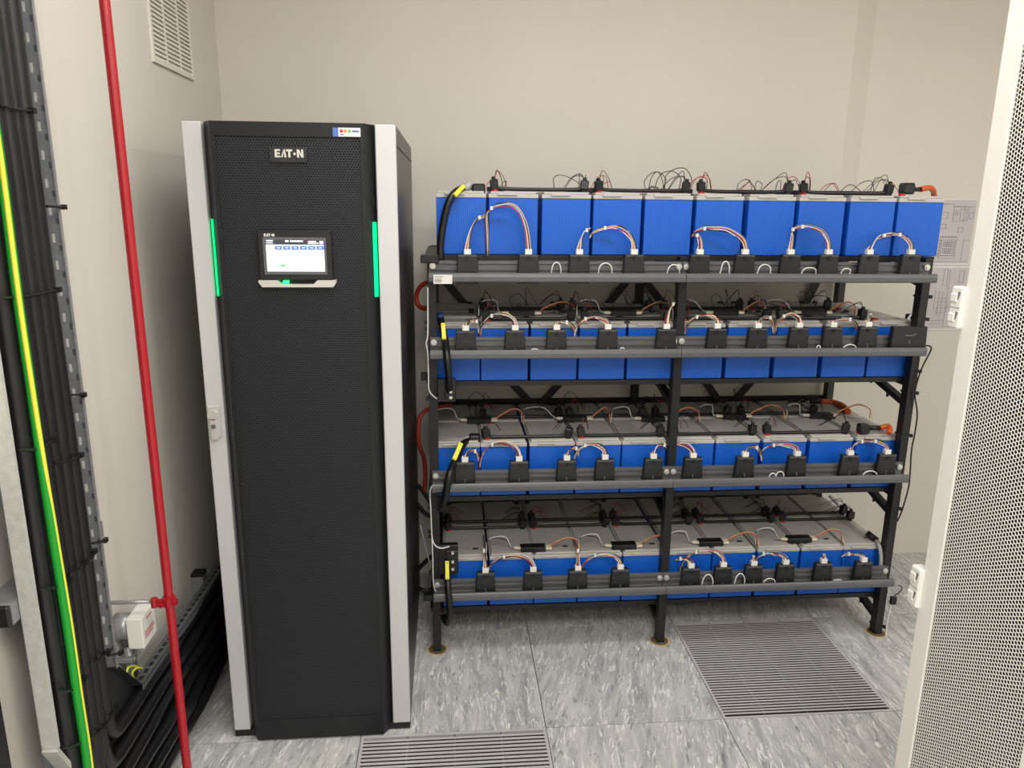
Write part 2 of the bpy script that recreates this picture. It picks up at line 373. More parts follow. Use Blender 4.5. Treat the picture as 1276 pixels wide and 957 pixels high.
for r in ((337, 320, 350, 320.6), (338, 324.7, 342, 325.3), (342, 322.5, 347.5, 323.1), (342, 326.8, 347.5, 327.4), (342, 322.5, 342.6, 327.4), (347, 322.5, 347.6, 327.4), (347.6, 324.7, 356.5, 325.3), (356.5, 322.5, 362, 323.1), (356.5, 326.8, 362, 327.4), (356.5, 322.5, 357, 327.4), (361.5, 322.5, 362, 327.4), (362, 324.7, 382, 325.2), (352, 325, 352.5, 329.5), (391, 318, 397, 318.7), (392, 326, 397, 326.7), (391, 334, 399, 334.7)):
    p, q = at(r[0], r[1], yd), at(r[2], r[3], yd); tb.box((p.x, yd-.0021, q.z), (q.x, yd-.0001, p.z))
up(tb, 'screen_diagram', scrl, D)
scr(350.2, 329.6, 355.2, 332, scrg, 'screen_indicator', .0021)
ch = [at(x, y, yd-.004) for x, y in ((322, 349.3), (345.5, 349.3), (350.5, 354.3), (390.5, 354.3), (395.5, 349.3), (418.5, 349.3), (418.5, 353), (415, 358), (327, 358), (322, 352))]
up(MB().prism([(p.x, p.z) for p in ch], 'y', yd-.004, yf+.004), 'display_chin', alu)
p = at(356, 351.6, yd); up(MB().box((p.x-.007, yd-.003, p.z-.003), (p.x+.006, yf, p.z+.003)), 'status_light', ledb)
# ------------------------------------------------------------------ battery rack
PX = (-.056, .8175, 1.712); BY = 2.632; BW, BD, BH = .168, .258, .211
ROWZ = (1.503, 1.056, .616, .164)
RACK = thing('battery_rack', 'black steel battery rack with four shelves and grey front rails', 'rack', (.83, 2.9, 0))
pw = .015
post = MB().box((-pw, 0, 0), (pw, .04, 1.50)).mesh('post', black, bevel=.001)
posto = []
for x in PX:
    for y in (2.587, 3.168): posto.append(link('post', post, RACK, (x-.83, y-2.9, -.0)))
RB = RACK.location
def rk(mb, name, m, parent=RACK, **k): return up(mb, name, m, parent, **k)
for z in ROWZ:
    rk(MB().box((PX[0]-.025, BY+.006, z-.010), (PX[2]+.05, 3.16, z-.003)), 'shelf', black)
    rk(MB().box((PX[0]-.02, BY-.004, z-.019), (PX[2]+.04, BY+.006, z-.001)), 'front_beam', black)
    rk(MB().box((PX[0]-.015, 3.160, z-.03), (PX[2]+.015, 3.168, z)), 'rear_beam', black)
for z in ROWZ[1:]:
    dz_ = -.06 if z == ROWZ[1] else -.022
    rk(MB().box((PX[0]-.015, 3.209, z+BH+dz_), (PX[2]+.015, 3.216, z+BH+dz_+.03)), 'rear_rail', black)
for zi, z in enumerate(ROWZ):
    for x in PX:
        g = MB(); g.bar((x, 2.63, z-.095), (x, 2.98, z-.018), .022, .026, up=(1, 0, 0)); g.bar((x, 2.63, z-.022), (x, 3.15, z-.022), .022, .02, up=(1, 0, 0))
        gs = rk(g, 'gusset', black)
        for f in (.3, .65):
            c = Vector((x, 2.63, z-.105)).lerp(Vector((x, 2.98, z-.03)), f); rk(MB().cyl(c, c+Vector((0, 0, -.022)), .005, 6), 'stud', black, gs)
def brace(u0, v0, u1, v1, e0, e1):
    p, q = at(u0, v0, 3.2), at(u1, v1, 3.2); d_ = q-p
    rk(MB().bar(p-d_*e0, q+d_*e1, .032, .006, up=(0, 1, 0)), 'brace', black)
brace(558, 354, 580, 380, .4, 3.2); brace(779, 353, 760, 376, .5, 4); brace(806, 353, 828, 381, .3, 3.2); brace(1016, 355, 1001, 385, .9, 2.9)
brace(638, 478, 664, 505, .4, .05); brace(697, 478, 672, 505, .4, .05); brace(878.6, 475, 900, 506, .3, 0); brace(937, 475, 909, 506, .3, 0)
# block end at the top left of the rack
rk(MB().box((-.092, 2.56, 1.478), (-.03, 2.63, 1.503)), 'beam_end', black, bevel=.003)
# front rails
LIPY, FASY = 2.523, 2.578
RAILZ = []
for (u, vt, vb, vf, u2, vt2) in ((535, 341.5, 354, 326, 1166, 340.7), (535, 438, 447.8, 421, 1156, 433), (540, 603.5, 612.5, 586, 1131, 593.6), (540, 739.8, 749.5, 721, 1115, 725)):
    zt = (at(u, vt, LIPY).z+at(u2, vt2, LIPY).z)/2; RAILZ.append((zt, zt-.031, at(u, vf, FASY).z-(at(u, vt, LIPY).z-zt)))
for ri, (zt, zb, zf) in enumerate(RAILZ):
    for a, b in ((-.064, .8065), (.8085, 1.708)):
        pr = [(LIPY+.006, zb), (LIPY+.0015, zb+.004), (LIPY, zb+.018), (LIPY+.002, zt-.004), (LIPY+.006, zt), (LIPY+.012, zt), (LIPY+.012, zb+.008),
              (FASY-.004, zb+.008), (FASY-.004, zf-.047), (FASY, zf-.045), (FASY, zf-.033), (FASY-.004, zf-.031), (FASY-.004, zf-.024), (FASY, zf-.022), (FASY, zf-.012), (FASY-.004, zf-.010), (FASY-.004, zf-.001), (FASY-.002, zf), (FASY+.008, zf), (FASY+.008, zb)]
        rr = rk(MB().prism(pr, 'x', a, b), 'front_rail', railm)
        for x in ((a+.012, b-.012)):
            sc = MB(); c = Vector((x, FASY-.004, zf-.017)); sc.cyl(c, c+Vector((0, -.004, 0)), .0105, 14); sc.cyl(c+Vector((0, -.004, 0)), c+Vector((0, -.008, 0)), .006, 10)
            rk(sc, 'screw', zinc, rr)
# label strip on top rail
zt, zb, zf = RAILZ[0]
p, q = at(540, 342.2, LIPY), at(563.5, 353.6, LIPY)
LB = rk(MB().box((p.x, LIPY-.003, q.z), (q.x, LIPY-.001, p.z)), 'paper_label', white)
tb = MB()
for k, f in enumerate((.2, .45, .6, .75)): tb.box((p.x+.005, LIPY-.0034, p.z-f*(p.z-q.z)-.002), (p.x+(.03, .026, .028, .026)[k], LIPY-.003, p.z-f*(p.z-q.z)))
rk(tb, 'label_print', ink, LB)
# post cut-outs in the tiles
for x in PX:
    rg = MB(); n = 20
    vs = [(x+r*math.cos(2*math.pi*k/n)-.0, 2.603+r*math.sin(2*math.pi*k/n), .0006) for r in (.041, .034) for k in range(n)]
    rg.add(vs, [(k, (k+1) % n, n+(k+1) % n, n+k) for k in range(n)])
    o = rg.obj('post_cutout_ring', tan, floor)
    dk = MB().add([(x+.034*math.cos(2*math.pi*k/n), 2.603+.034*math.sin(2*math.pi*k/n), .0005) for k in range(n)], [tuple(range(n))]); dk.obj('post_cutout', mat('cutout_dark', (104, 90, 70), .9), floor)
# ------------------------------------------------------------------ batteries
case_b = MB().box((0, 0, 0), (BW, BD, BH-.022)).mesh('case', bluem, bevel=.002)
lb_ = MB(); lb_.box((-.001, -.002, BH-.022), (BW+.001, BD+.002, BH-.008)); lb_.box((.006, .006, BH-.0078), (BW-.006, BD-.006, BH))
lid_b = lb_.mesh('lid', lidm, bevel=.0015)
hb_ = MB().box((.03, -.008, BH-.013), (.03+.066, -.002, BH-.005)); hand_b = hb_.mesh('lid_tab', lidm, bevel=.001)
def term(m): return MB().cyl((0, 0, 0), (0, 0, .008), .011, 12).mesh('terminal', m)
term_r, term_k = term(mat('terminal_red', (176, 40, 44), .5)), term(blackp)
lab_b = MB().box((0, 0, 0), (.022, .013, .0006)).mesh('lid_label', blackp)
emb_b = MB().box((0, 0, 0), (.02, .02, .0008)).mesh('lid_plug', mat('lid_plug_grey', (172, 170, 166), .4), bevel=.0003)
ROWX = [[-.038, .138, .318, .494, .672, .852, 1.037, 1.218, 1.402, 1.579],
        [-.058, .112, .287, .46, .635, .82, .999, 1.18, 1.362, 1.536],
        [-.058, .112, .289, .461, .632, .812, .986, 1.168, 1.349, 1.530],
        [-.031, .145, .313, .484, .656, .836, 1.008, 1.186, 1.362, 1.531]]
for k, r in enumerate(ROWX):
    for i in range(10): r[i] *= 1.0115
    for i in range(9): r[i+1] = max(r[i+1], r[i]+BW+.003)
SHELF = ['top shelf', 'second shelf', 'third shelf', 'bottom shelf']
for k in range(4):
    for bank in range(2 if k else 1):
        y = BY+bank*(BD+.008)
        for i, x in enumerate(ROWX[k]):
            e = thing('battery', 'blue battery with grey lid, %s from left, %s row on %s' % (ORD[i], ('front', 'rear')[bank], SHELF[k]), 'battery', (x, y, ROWZ[k]), 'batteries on the %s' % SHELF[k])
            link('case', case_b, e); link('lid', lid_b, e); link('lid_tab', hand_b, e)
            flip = (k == 3) != (bank == 1 and k == 3)
            ty = BD-.028 if k == 3 and bank == 0 else .026
            odd = (i % 2) if k < 3 else 1-(i % 2)
            l_ = ((term_r, .022, ty), (term_k, .022, BD-ty)) if odd else ((term_k, BW-.022, ty), (term_k, BW-.022, BD-ty))
            for mm_, tx, t_ in l_: link('terminal', mm_, e, (tx, t_, BH))
            link('lid_label', lab_b, e, (.115, .05, BH)); link('lid_plug', emb_b, e, (.085, .048, BH))
# ------------------------------------------------------------------ sensor boxes with wires
def sbox(w_, h_, d_=.023, tap=.86):
    m = MB(); x0, x1 = w_/2, w_/2*tap
    vs = [(-x0, -d_, 0), (x0, -d_, 0), (x0, 0, 0), (-x0, 0, 0), (-x1, -d_, h_), (x1, -d_, h_), (x1, 0, h_), (-x1, 0, h_)]
    return m.add(vs, [(0, 3, 2, 1), (4, 5, 6, 7), (0, 1, 5, 4), (1, 2, 6, 5), (2, 3, 7, 6), (3, 0, 4, 7)])
BHH = .098
box_me = sbox(.076, BHH).mesh('box_case', boxm, bevel=.002)
lip_me = MB().box((-.031, -.0255, BHH-.007), (.031, -.0225, BHH-.002)).mesh('box_ridge', mat('box_ridge_grey', (78, 80, 84), .4))
con_me = MB().box((-.0115, -.021, 0), (.0115, -.003, .019)).mesh('connector', white, bevel=.001)
lat_me = MB().cyl((0, -.0265, BHH-.012), (0, -.022, BHH-.012), .007, 10).mesh('latch', inner)
tk = MB().box((-.0012, -.0238, .022), (.0012, -.0225, .036)); tick_me = tk.mesh('mark', tickm)
et = MB().box((-.02, -.0236, .068), (.02, -.0225, .0695)).box((-.016, -.0236, .06), (.016, -.0225, .061)); etch_me = et.mesh('embossed_line', mat('emboss_grey', (56, 58, 61), .5))
BX = [[582.6, 658.7, 722.3, 790.7, 872.8, 929.4, 986.4, 1034, 1085, 1137],
      [580.3, 642, 693.9, 757.9, 831, 894.5, 945.3, 996.8, 1039.3, 1083],
      [579.4, 647, 706.5, 754.2, 814.6, 864.2, 929, 993.9, 1059.9, 1106],
      [605, 664.6, 720.4, 773.4, 861.4, 901.7, 939.6, 979.3, 1026.4, 1076.2]]
BTOP = [317, 412, 576, 714]    # top edge of the boxes, left end
# wire routes in picture points (between the connector and the gap they vanish into)
ROUTE = [[[(588, 290), (606, 268)], [(661, 285), (632, 254), (612, 264), (606, 270), (608, 318)], [(728, 297), (736, 285)], [(784, 292), (765, 283), (746, 287), (736, 295)], [(872, 300), (866, 292)],
          [(925, 297), (908, 287), (888, 284), (862, 295)], [(988, 295), (989, 284)], [(1030, 296), (1020, 286), (1007, 282), (988, 286)], [(1090, 299), (1100, 294), (1111, 292)], [(1132, 300), (1122, 294), (1112, 291)]],
         [[(585, 400), (592, 399), (597, 415)], [(636, 394), (622, 391), (608, 397), (598, 420)], [(699, 400), (708, 400), (717, 418)], [(752, 397), (738, 395), (724, 402), (716, 422)], [(832, 400), (834, 384), (843, 377)],
          [(889, 395), (878, 393), (866, 399), (853, 416)], [(949, 395), (957, 394), (964, 414)], [(994, 394), (984, 392), (974, 397), (965, 415)], [(1044, 398), (1053, 397), (1068, 409)], [(1082, 397), (1085, 392)]],
         [[(583, 563), (589, 561), (597, 573)], [(642, 557), (624, 551), (608, 560), (597, 584)], [(711, 561), (716, 558), (721, 567)], [(750, 560), (737, 553), (724, 560), (716, 574)], [(818, 559), (825, 554), (832, 559)],
          [(859, 559), (846, 553), (836, 554), (831, 558)], [(933, 560), (939, 556), (949, 574)], [(988, 559), (973, 554), (958, 556), (950, 562)], [(1064, 556), (1072, 551), (1082, 549)], [(1102, 559), (1094, 552), (1082, 549)]],
         [[(604, 698), (603, 686), (602, 668)], [(658, 699), (641, 692), (624, 697), (608, 712)], [(720, 698), (720, 686), (716, 672)], [(768, 697), (752, 690), (737, 696), (725, 712)], [(857, 700), (851, 696), (843, 697)],
          [(897, 692), (881, 685), (866, 690), (846, 716)], [(938, 699), (939, 694)], [(974, 696), (958, 689), (946, 693), (941, 702)], [(1026, 697), (1027, 692)], [(1071, 694), (1063, 690), (1049, 693)]]]
RAILN = ['top rail', 'second rail', 'third rail', 'bottom rail']
wirecols = [whw, redw, ylw, blw, grw]
YB = FASY-.006
for k in range(4):
    zt, zb, zf = RAILZ[k]
    for i, u in enumerate(BX[k]):
        x = at(u, BTOP[k]-(i*.6), YB-.02).x
        zc = (at(u, BTOP[k]-i*(0, .55, 1.1, 1.5)[k], YB-.02).z)
        e = thing('sensor_box', 'small black sensor box with wires, %s from left on the %s' % (ORD[i], RAILN[k]), 'sensor box', (x, YB, zc-BHH), 'sensor boxes on the %s' % RAILN[k])
        rz = random.uniform(-.03, .03)
        parts = [('box_case', box_me), ('box_ridge', lip_me), ('latch', lat_me), ('mark', tick_me), ('embossed_line', etch_me)]
        for n_, m_ in parts: link(n_, m_, e)
        link('connector', con_me, e, (0, 0, BHH-.002))
        top = Vector((0, -.012, BHH+.014))
        route = ROUTE[k][i]
        if not (k == 3 and i in (0, 2)):
            cu = (u, BTOP[k]-i*(0, .55, 1.1, 1.5)[k]-6); tail = []
            if len(route) > 2 and route[-1][1]-route[-2][1] > 40: tail = [(route[-2][0]+1, route[-2][1]+20), route[-1]]; route = route[:-1]
            ai = min(range(len(route)), key=lambda t_: route[t_][1]); a_ = route[ai]
            new = [(cu[0]+(a_[0]-cu[0])*(1-math.cos(t_)), cu[1]+(a_[1]-cu[1])*math.sin(t_)) for t_ in (.45, .85, 1.2)]+[a_]
            if ai < len(route)-1:
                e_ = route[-1]; new += [(a_[0]+(e_[0]-a_[0])*math.sin(t_), a_[1]+(e_[1]-a_[1])*(1-math.cos(t_))) for t_ in (.4, .85, 1.25, 1.57)]
            route = new+tail
        order = random.sample(wirecols, 5) if i % 3 else [whw, redw, ylw, grw, blw]
        for q, mt in enumerate(order):
            ox = (q-2)*.0036; pts = [top+Vector((ox, 0, -.004)), top+Vector((ox, 0, .006))]
            L_ = len(route)
            for j, (a, b) in enumerate(route):
                f = (j+1)/L_
                yy = YB-.012+(BY-.009-(YB-.012))*min(1, f*1.1)
                if k == 3 and i in (0, 2) and j > 0: yy = BY+.02+.10*(j-1)
                w3 = at(a, b, yy)
                if k == 3 and i in (0, 2) and j > 0: w3 = atz(a, b, ROWZ[3]+BH+.012)
                sp = .0042*(1-.45*f)
                loc = w3-e.location+Vector(((q-2)*sp*.6, random.uniform(-.004, .001), (q-2)*sp*(1 if q % 2 else .7)+random.uniform(-.0025, .0025)))
                pts.append(loc)
            o = MB().tube(pts, .0019, 5, 5).obj('wire', mt, e, smooth=True)
        if len(route) >= 3:
            a, b = route[len(route)//2]; w3 = at(a, b, (YB-.012+BY-.009)/2+.004)-e.location
            MB().box(w3+Vector((-.004, -.005, -.006)), w3+Vector((.004, .004, .006))).obj('wire_tie', white, e)
# gateway box at right end of the second rail
zt, zb, zf = RAILZ[1]
p, q = at(1113, 407, YB-.02), at(1152, 432, YB-.02)
gw = thing('gateway_box', 'wide black box with faint logo at right end of second rail', 'sensor box', ((p.x+q.x)/2, YB, q.z-.025))
sbox(q.x-p.x+.006, p.z-q.z+.025, .026, .94).obj('box_case', boxm, gw, bevel=.002)
MB().box((-.02, -.0275, .066), (.012, -.0255, .0685)).box((.013, -.0275, .069), (.02, -.0255, .073)).obj('mark', tickm, gw)
MB().box((-.0012, -.0272, .038), (.0012, -.0255, .05)).obj('mark', tickm, gw)
# white data cables in the troughs
LOOPS = [[(693, 11, 12), (754, 16, 11), (839, 14, 9), (903, 10, 13), (952, 15, 9), (1008, 16, 5), (1054, 10, 4)], [(666, 10, 3), (775, 5, 4), (1019, 5, 5), (1058, 15, 6)], [(962, 8, 6), (971, 10, 8), (1083, 17, 7)], [(881, 13, 14), (921, 12, 14), (958, 14, 7), (1043, 12, 3)]]
for k in range(4):
    zt, zb, zf = RAILZ[k]; yy = LIPY+.022
    pts = [Vector((PX[0]+.02, yy, zb+.014))]
    for (u, wd, ht) in LOOPS[k]:
        vt = 341-.001*u if k == 0 else (440-.0065*(u-535) if k == 1 else (603-.0148*(u-540) if k == 2 else 740-.027*(u-540)))
        vt -= 1.5
        x0, x1 = at(u-wd*.5, vt, yy), at(u+wd*.5, vt, yy); tp = at(u, vt-ht, yy)
        hw_ = (x1.x-x0.x)/2; mx = (x0.x+x1.x)/2; bz_ = x0.z; hh_ = tp.z-bz_
        pts += [Vector((x0.x-.012, yy, zb+.014)), Vector((x0.x-.002, yy, bz_-.004))]
        pts += [Vector((mx-hw_*math.cos(t_), yy-.004, bz_+hh_*(.25+.75*math.sin(t_)))) for t_ in (.15, .7, 1.2, 1.57, 1.95, 2.45, 3.0)]
        pts += [Vector((x1.x+.002, yy, bz_-.004)), Vector((x1.x+.012, yy, zb+.014))]
    pts.append(Vector((1.69, yy, zb+.014)))
    tag(MB().tube(pts, .0022, 6, 6).obj('data_cable', whw, smooth=True), 'thin white data cable looping out of the %s trough' % RAILN[k].replace(' rail', ''), 'cable', 'white data cables in the rails')
# ------------------------------------------------------------------ links, modules, loose wires on the lids
boot_me = MB(); boot_me.box((-.014, -.013, .004), (.014, .013, .036)); boot_me.cyl((0, 0, .034), (0, 0, .046), .008, 8); boot_m = boot_me.mesh('terminal_boot', blackp, bevel=.003)
def linkcable(x0, x1, y, z, label, grp, h=.016):
    e = thing('link_cable', label, 'cable', ((x0+x1)/2, y, z), grp)
    hw = (x1-x0)/2
    MB().tube([(-hw, 0, h), (-hw+.03, 0, .009), (0, .002, .0075), (hw-.03, 0, .009), (hw, 0, h)], .0065, 8, 5).obj('sleeve', cablem, e, smooth=True)
    for s in (-1, 1):
        b = link('terminal_boot', boot_m, e, (s*hw, 0, .004)); b.rotation_euler = (random.uniform(-.15, .15), s*.12, random.uniform(-.4, .4))
    # thin sense wires at the boots
    for s in (-1, 1):
        for q in range(2):
            dx = random.uniform(.02, .05)*-s
            MB().tube([(s*hw, 0, .045), (s*hw+dx*.3, .005, .075+random.uniform(-.02, .006)), (s*hw+dx, .03, .05), (s*hw+dx*1.6, .07, .012)], .0013, 4, 5).obj('sense_wire', (blw, redw if s < 0 else blw)[q], e, smooth=True)
for k in range(4):
    X = ROWX[k]; zt = ROWZ[k]+BH
    pairs = [(0, 1), (2, 3), (4, 5), (6, 7), (8, 9)] if k == 3 else [(1, 2), (3, 4), (5, 6), (7, 8)]
    for bank in range(2 if k else 1):
        y = BY+bank*(BD+.008)+(BD-.028 if (k == 3 and bank == 0) else .026)
        for n_, (a, b) in enumerate(pairs):
            linkcable(X[a]+.022, X[b]+BW-.022, y, zt, 'black link cable, %s from left, %s row of %s' % (ORD[n_], ('front', 'rear')[bank], SHELF[k]), 'battery links on the %s' % SHELF[k])
mod_me = MB().box((-.048, -.02, 0), (.048, .02, .02)).mesh('module_case', blackp, bevel=.002)
plug_me = MB().box((-.014, -.0055, -.005), (.014, .0055, .005)).mesh('plug', mat('plug_cream', (222, 214, 192), .5), bevel=.0008)
MODS = [None, [(650, 381), (776, 394), (903, 391), (1013, 386)], [(597, 523), (716, 521), (813, 521), (914, 518), (1022, 517)], [(664, 682), (777, 679), (885, 675), (995, 671)]]
for k in (1, 2, 3):
    zt = ROWZ[k]+BH
    for n_, (u, v) in enumerate(MODS[k]):
        P_ = atz(u, v, zt+.012)
        if k == 1: P_ = Vector((at(u, v, 2.78).x, 2.78, 0))
        e = thing('cell_module', 'flat black module lying on battery lids, %s from left on %s' % (ORD[n_], SHELF[k]), 'module', (P_.x, P_.y, zt), 'flat modules on the %s' % SHELF[k])
        link('module_case', mod_me, e)
        for s in (-1, 1):
            for dy in ((-.009, .006) if s > 0 else (0,)):
                o = link('plug', plug_me, e, (s*.058, dy, .012)); o.rotation_euler = (0, 0, .25*s+dy*20)
        g = min(ROWX[k], key=lambda xx: abs(xx-.004-(P_.x+.11)))-.004-P_.x
        if g < .07: g += .176
        hgt = (.05, .05, .055, .05)[k]
        for q, mt in enumerate((redw, ylw)):
            MB().tube([(.066, -.006+.006*q, .013), (.085, -.004, .028+.004*q), (g*.5+.05, -.01, hgt+.004*q), (g, -.02+.004*q, .04), (g+.003*q-.003, -.03-.02*q, .004)], .0017, 5, 5).obj('wire', mt, e, smooth=True)
        gl = g-.352 if g-.352 < -.08 else g-.176*2
        for q, mt in enumerate((whw, blw)):
            MB().tube([(-.06, .002*q, .013), (-.085, .003, .018), (gl*.6, .006, .045+.012*(1-q)), (gl+.01, -.006, .052), (gl+.003*q, -.03, .006)], .0018, 5, 5).obj('wire', mt, e, smooth=True)
        if k < 3:
            for q in range(2):
                r = random.uniform(.8, 1.2)
                MB().tube([(-.03+.05*q, .018, .016), (-.04+.06*q, .05, .07*r), (.0+.03*q, .09, .085*r), (.05*r+.02*q, .12, .02)], .0013, 4, 6).obj('loose_wire', blw, e, smooth=True)
# loose wire clusters above the top row, seen against the wall
TOPW = [
 [(623, 236), (626, 228), (631, 226), (628, 235)], [(604, 238), (608, 228), (614, 226), (620, 234)],
 [(691, 232), (690, 222), (700, 218), (718, 226), (728, 236)], [(720, 238), (722, 226), (722, 216)], [(727, 238), (729, 228), (730, 218)], [(735, 236), (741, 226), (746, 219)], [(740, 237), (748, 220), (752, 221), (751, 233)], [(733, 237), (745, 232), (760, 226)],
 [(805, 238), (803, 226), (812, 216), (822, 216), (828, 237)], [(808, 237), (812, 221), (820, 214), (830, 224), (826, 237)], [(815, 237), (822, 219), (836, 213), (848, 221), (846, 236)], [(828, 236), (830, 219), (843, 210), (855, 211), (862, 224), (859, 236)], [(832, 236), (839, 225), (847, 216), (852, 215), (853, 232)], [(804, 222), (817, 233), (823, 237)], [(822, 222), (812, 232), (808, 238)],
 [(857, 235), (866, 223), (878, 221), (882, 227)], [(860, 236), (868, 222), (880, 222), (881, 232)],
 [(918, 236), (921, 228), (932, 224), (943, 235)], [(922, 236), (934, 227), (937, 237)], [(940, 236), (943, 226), (950, 230), (947, 237)], [(919, 232), (930, 229), (935, 224)],
 [(966, 238), (969, 227), (973, 226), (972, 236)], [(974, 233), (983, 222), (992, 222), (1004, 230)], [(976, 233), (990, 224), (998, 231)],
 [(1021, 238), (1029, 231), (1038, 229), (1045, 236)], [(1026, 238), (1036, 229), (1042, 230), (1046, 239)], [(1047, 231), (1060, 230), (1075, 234)],
 [(1060, 238), (1073, 228), (1086, 226), (1090, 234)], [(1085, 236), (1090, 223), (1098, 222), (1102, 229)], [(1090, 228), (1098, 224), (1105, 229), (1100, 237)], [(1102, 226), (1110, 227), (1121, 239)]]
TOPC = [blw, redw, blw, blw, blw, redw, blw, redw, blw, blw, blw, blw, blw, blw, blw, redw, blw, blw, redw, blw, blw, blw, redw, blw, redw, blw, blw, blw, blw, blw, redw]
groups = [(0, 2, 'beside the grey cable plug'), (2, 8, 'above the third battery'), (8, 17, 'above the fifth battery, tallest loops'), (17, 21, 'above the seventh battery'), (21, 24, 'above the seventh and eighth battery joint'), (24, 27, 'above the eighth battery'), (27, 31, 'beside the orange cable plug')]
zt0 = ROWZ[0]+BH
for a, b, txt in groups:
    u0 = TOPW[a][0]; P0 = at(u0[0], u0[1], 2.70); P0.z = zt0
    e = thing('loose_wires', 'tangle of thin loose wires on top shelf %s' % txt, 'wires', P0, 'loose wires on the top shelf')
    us = [pt[0] for w_ in TOPW[a:b] for pt in w_]
    c = at((min(us)+max(us))/2, 238, 2.72); mw = min(.055, (at(max(us), 238, 2.72).x-at(min(us), 238, 2.72).x)*.4)
    cl = Vector((c.x-P0.x, .02, 0))
    MB().box(cl+Vector((-mw, -.02, 0)), cl+Vector((mw, .02, .016))).obj('module_case', blackp, e, bevel=.002)
    for j in range(a, b):
        pts = [at(u_, v_, 2.69+.012*(q % 3)+.008*(j % 3))-P0 for q, (u_, v_) in enumerate(TOPW[j])]
        pts[0].z = min(pts[0].z, .012)
        if TOPW[j][-1][1] > 229: pts[-1].z = min(pts[-1].z, .012)
        MB().tube(pts, .0014, 4, 6).obj('wire', TOPC[j], e, smooth=True)
# ------------------------------------------------------------------ heavy leads with yellow tags
def lead(name, label, pts, r, m, tagseg=None, end=None, cat='cable', extra=None):
    e = thing(name, label, cat, pts[0])
    q = [Vector(p)-Vector(pts[0]) for p in pts]
    MB().tube(q, r, 10, 8).obj('sheath', m, e, smooth=True)
    if tagseg:
        a, b = Vector(tagseg[0])-Vector(pts[0]), Vector(tagseg[1])-Vector(pts[0])
        t = MB().bar(a, b, r*1.15, r*.7, up=(0, 1, 0)).obj('yellow_tag', yell, e, bevel=.001)
        d_ = (b-a).normalized()
        for f in (a+d_*.006, b-d_*.006): MB().cyl(f+Vector((0, -r*.36, 0)), f+Vector((0, -r*.36-.001, 0)), .0022, 8).obj('tag_hole', inner, t)
        if tagseg[2:]:
            s, w_ = (b-a)*.15, tagseg[2]
    if end:
        a, b, rr, mm_ = end; MB().cyl(Vector(a)-Vector(pts[0]), Vector(b)-Vector(pts[0]), rr, 10).obj('end_boot', mm_, e, smooth=True)
    return e
def pp(l, Y): return [at(u, v, Y[i] if isinstance(Y, (list, tuple)) else Y) for i, (u, v) in enumerate(l)]
r1 = lead('battery_lead', 'thick black lead with yellow tag curving over the top left battery', pp([(577, 234), (566, 241), (558, 255), (552, 280), (549, 305), (549, 324)], [2.66, 2.612, 2.60, 2.60, 2.60, 2.598]), .0125, cablem,
          (at(566.5, 243.5, 2.588), at(578, 231.5, 2.628)), (at(588, 231, 2.67), at(577, 234, 2.66), .014, greyc))
MB().box((.03, -.02, -.022), (.075, .02, .014)).obj('terminal_boot', blackp, r1, bevel=.005)
r2 = lead('battery_lead', 'thick black lead with yellow tag hanging across the second rail', pp([(549, 396), (551, 408), (555, 425), (557, 445), (559, 468), (560, 488)], [2.63, 2.60, 2.56, 2.506, 2.51, 2.56]), .0125, cablem,
          (at(553.5, 423, 2.547), at(552, 403, 2.585)), (at(548, 391, 2.64), at(549, 398, 2.625), .013, blu))
r3 = lead('battery_lead', 'thick black lead with yellow tag hanging across the third rail', pp([(583, 549), (575, 556), (568, 572), (560, 592), (556, 612), (552, 628), (548, 634)], [2.66, 2.612, 2.575, 2.506, 2.506, 2.53, 2.57]), .0135, cablem,
          (at(565.5, 573, 2.548), at(574.5, 552, 2.59)), (at(583, 546, 2.67), at(577, 553, 2.64), .014, greyc))
MB().box((.005, -.01, -.012), (.045, .03, .02)).obj('terminal_boot', blackp, r3, bevel=.005)
r4 = lead('battery_lead', 'thick black lead with yellow tag hanging below the bottom rail', pp([(557, 694), (557, 710), (558, 728), (560, 752), (561, 768), (557, 776), (553, 768)], [2.595, 2.575, 2.53, 2.506, 2.52, 2.56, 2.60]), .0125, cablem,
          (at(557.5, 722, 2.528), at(557, 699, 2.56)), (at(557, 690, 2.60), at(557, 696, 2.59), .0135, blu))
# disconnect blocks on the left post
for (u0, v0, u1, v1, lb2, wy) in ((545, 473, 568, 501, 'black terminal block under the second shelf by the left post', 2.56), (546, 680, 571, 716, 'black terminal block by the left post above the bottom rail', 2.585)):
    a, b = at(u0, v0, wy), at(u1, v1, wy)
    e = thing('terminal_block', lb2, 'terminal block', ((a.x+b.x)/2, wy, b.z))
    hw, hh = (b.x-a.x)/2, a.z-b.z
    MB().box((-hw, 0, 0), (hw, .028, hh)).box((-hw*.2, -.01, hh*.15), (hw, 0, hh*.85)).obj('block_body', blackp, e, bevel=.002)
    for f in (.25, .5, .8):
        MB().cyl((hw*.45, -.018, hh*f), (hw*.45, -.009, hh*f), .0055, 8).obj('stud', zinc, e)
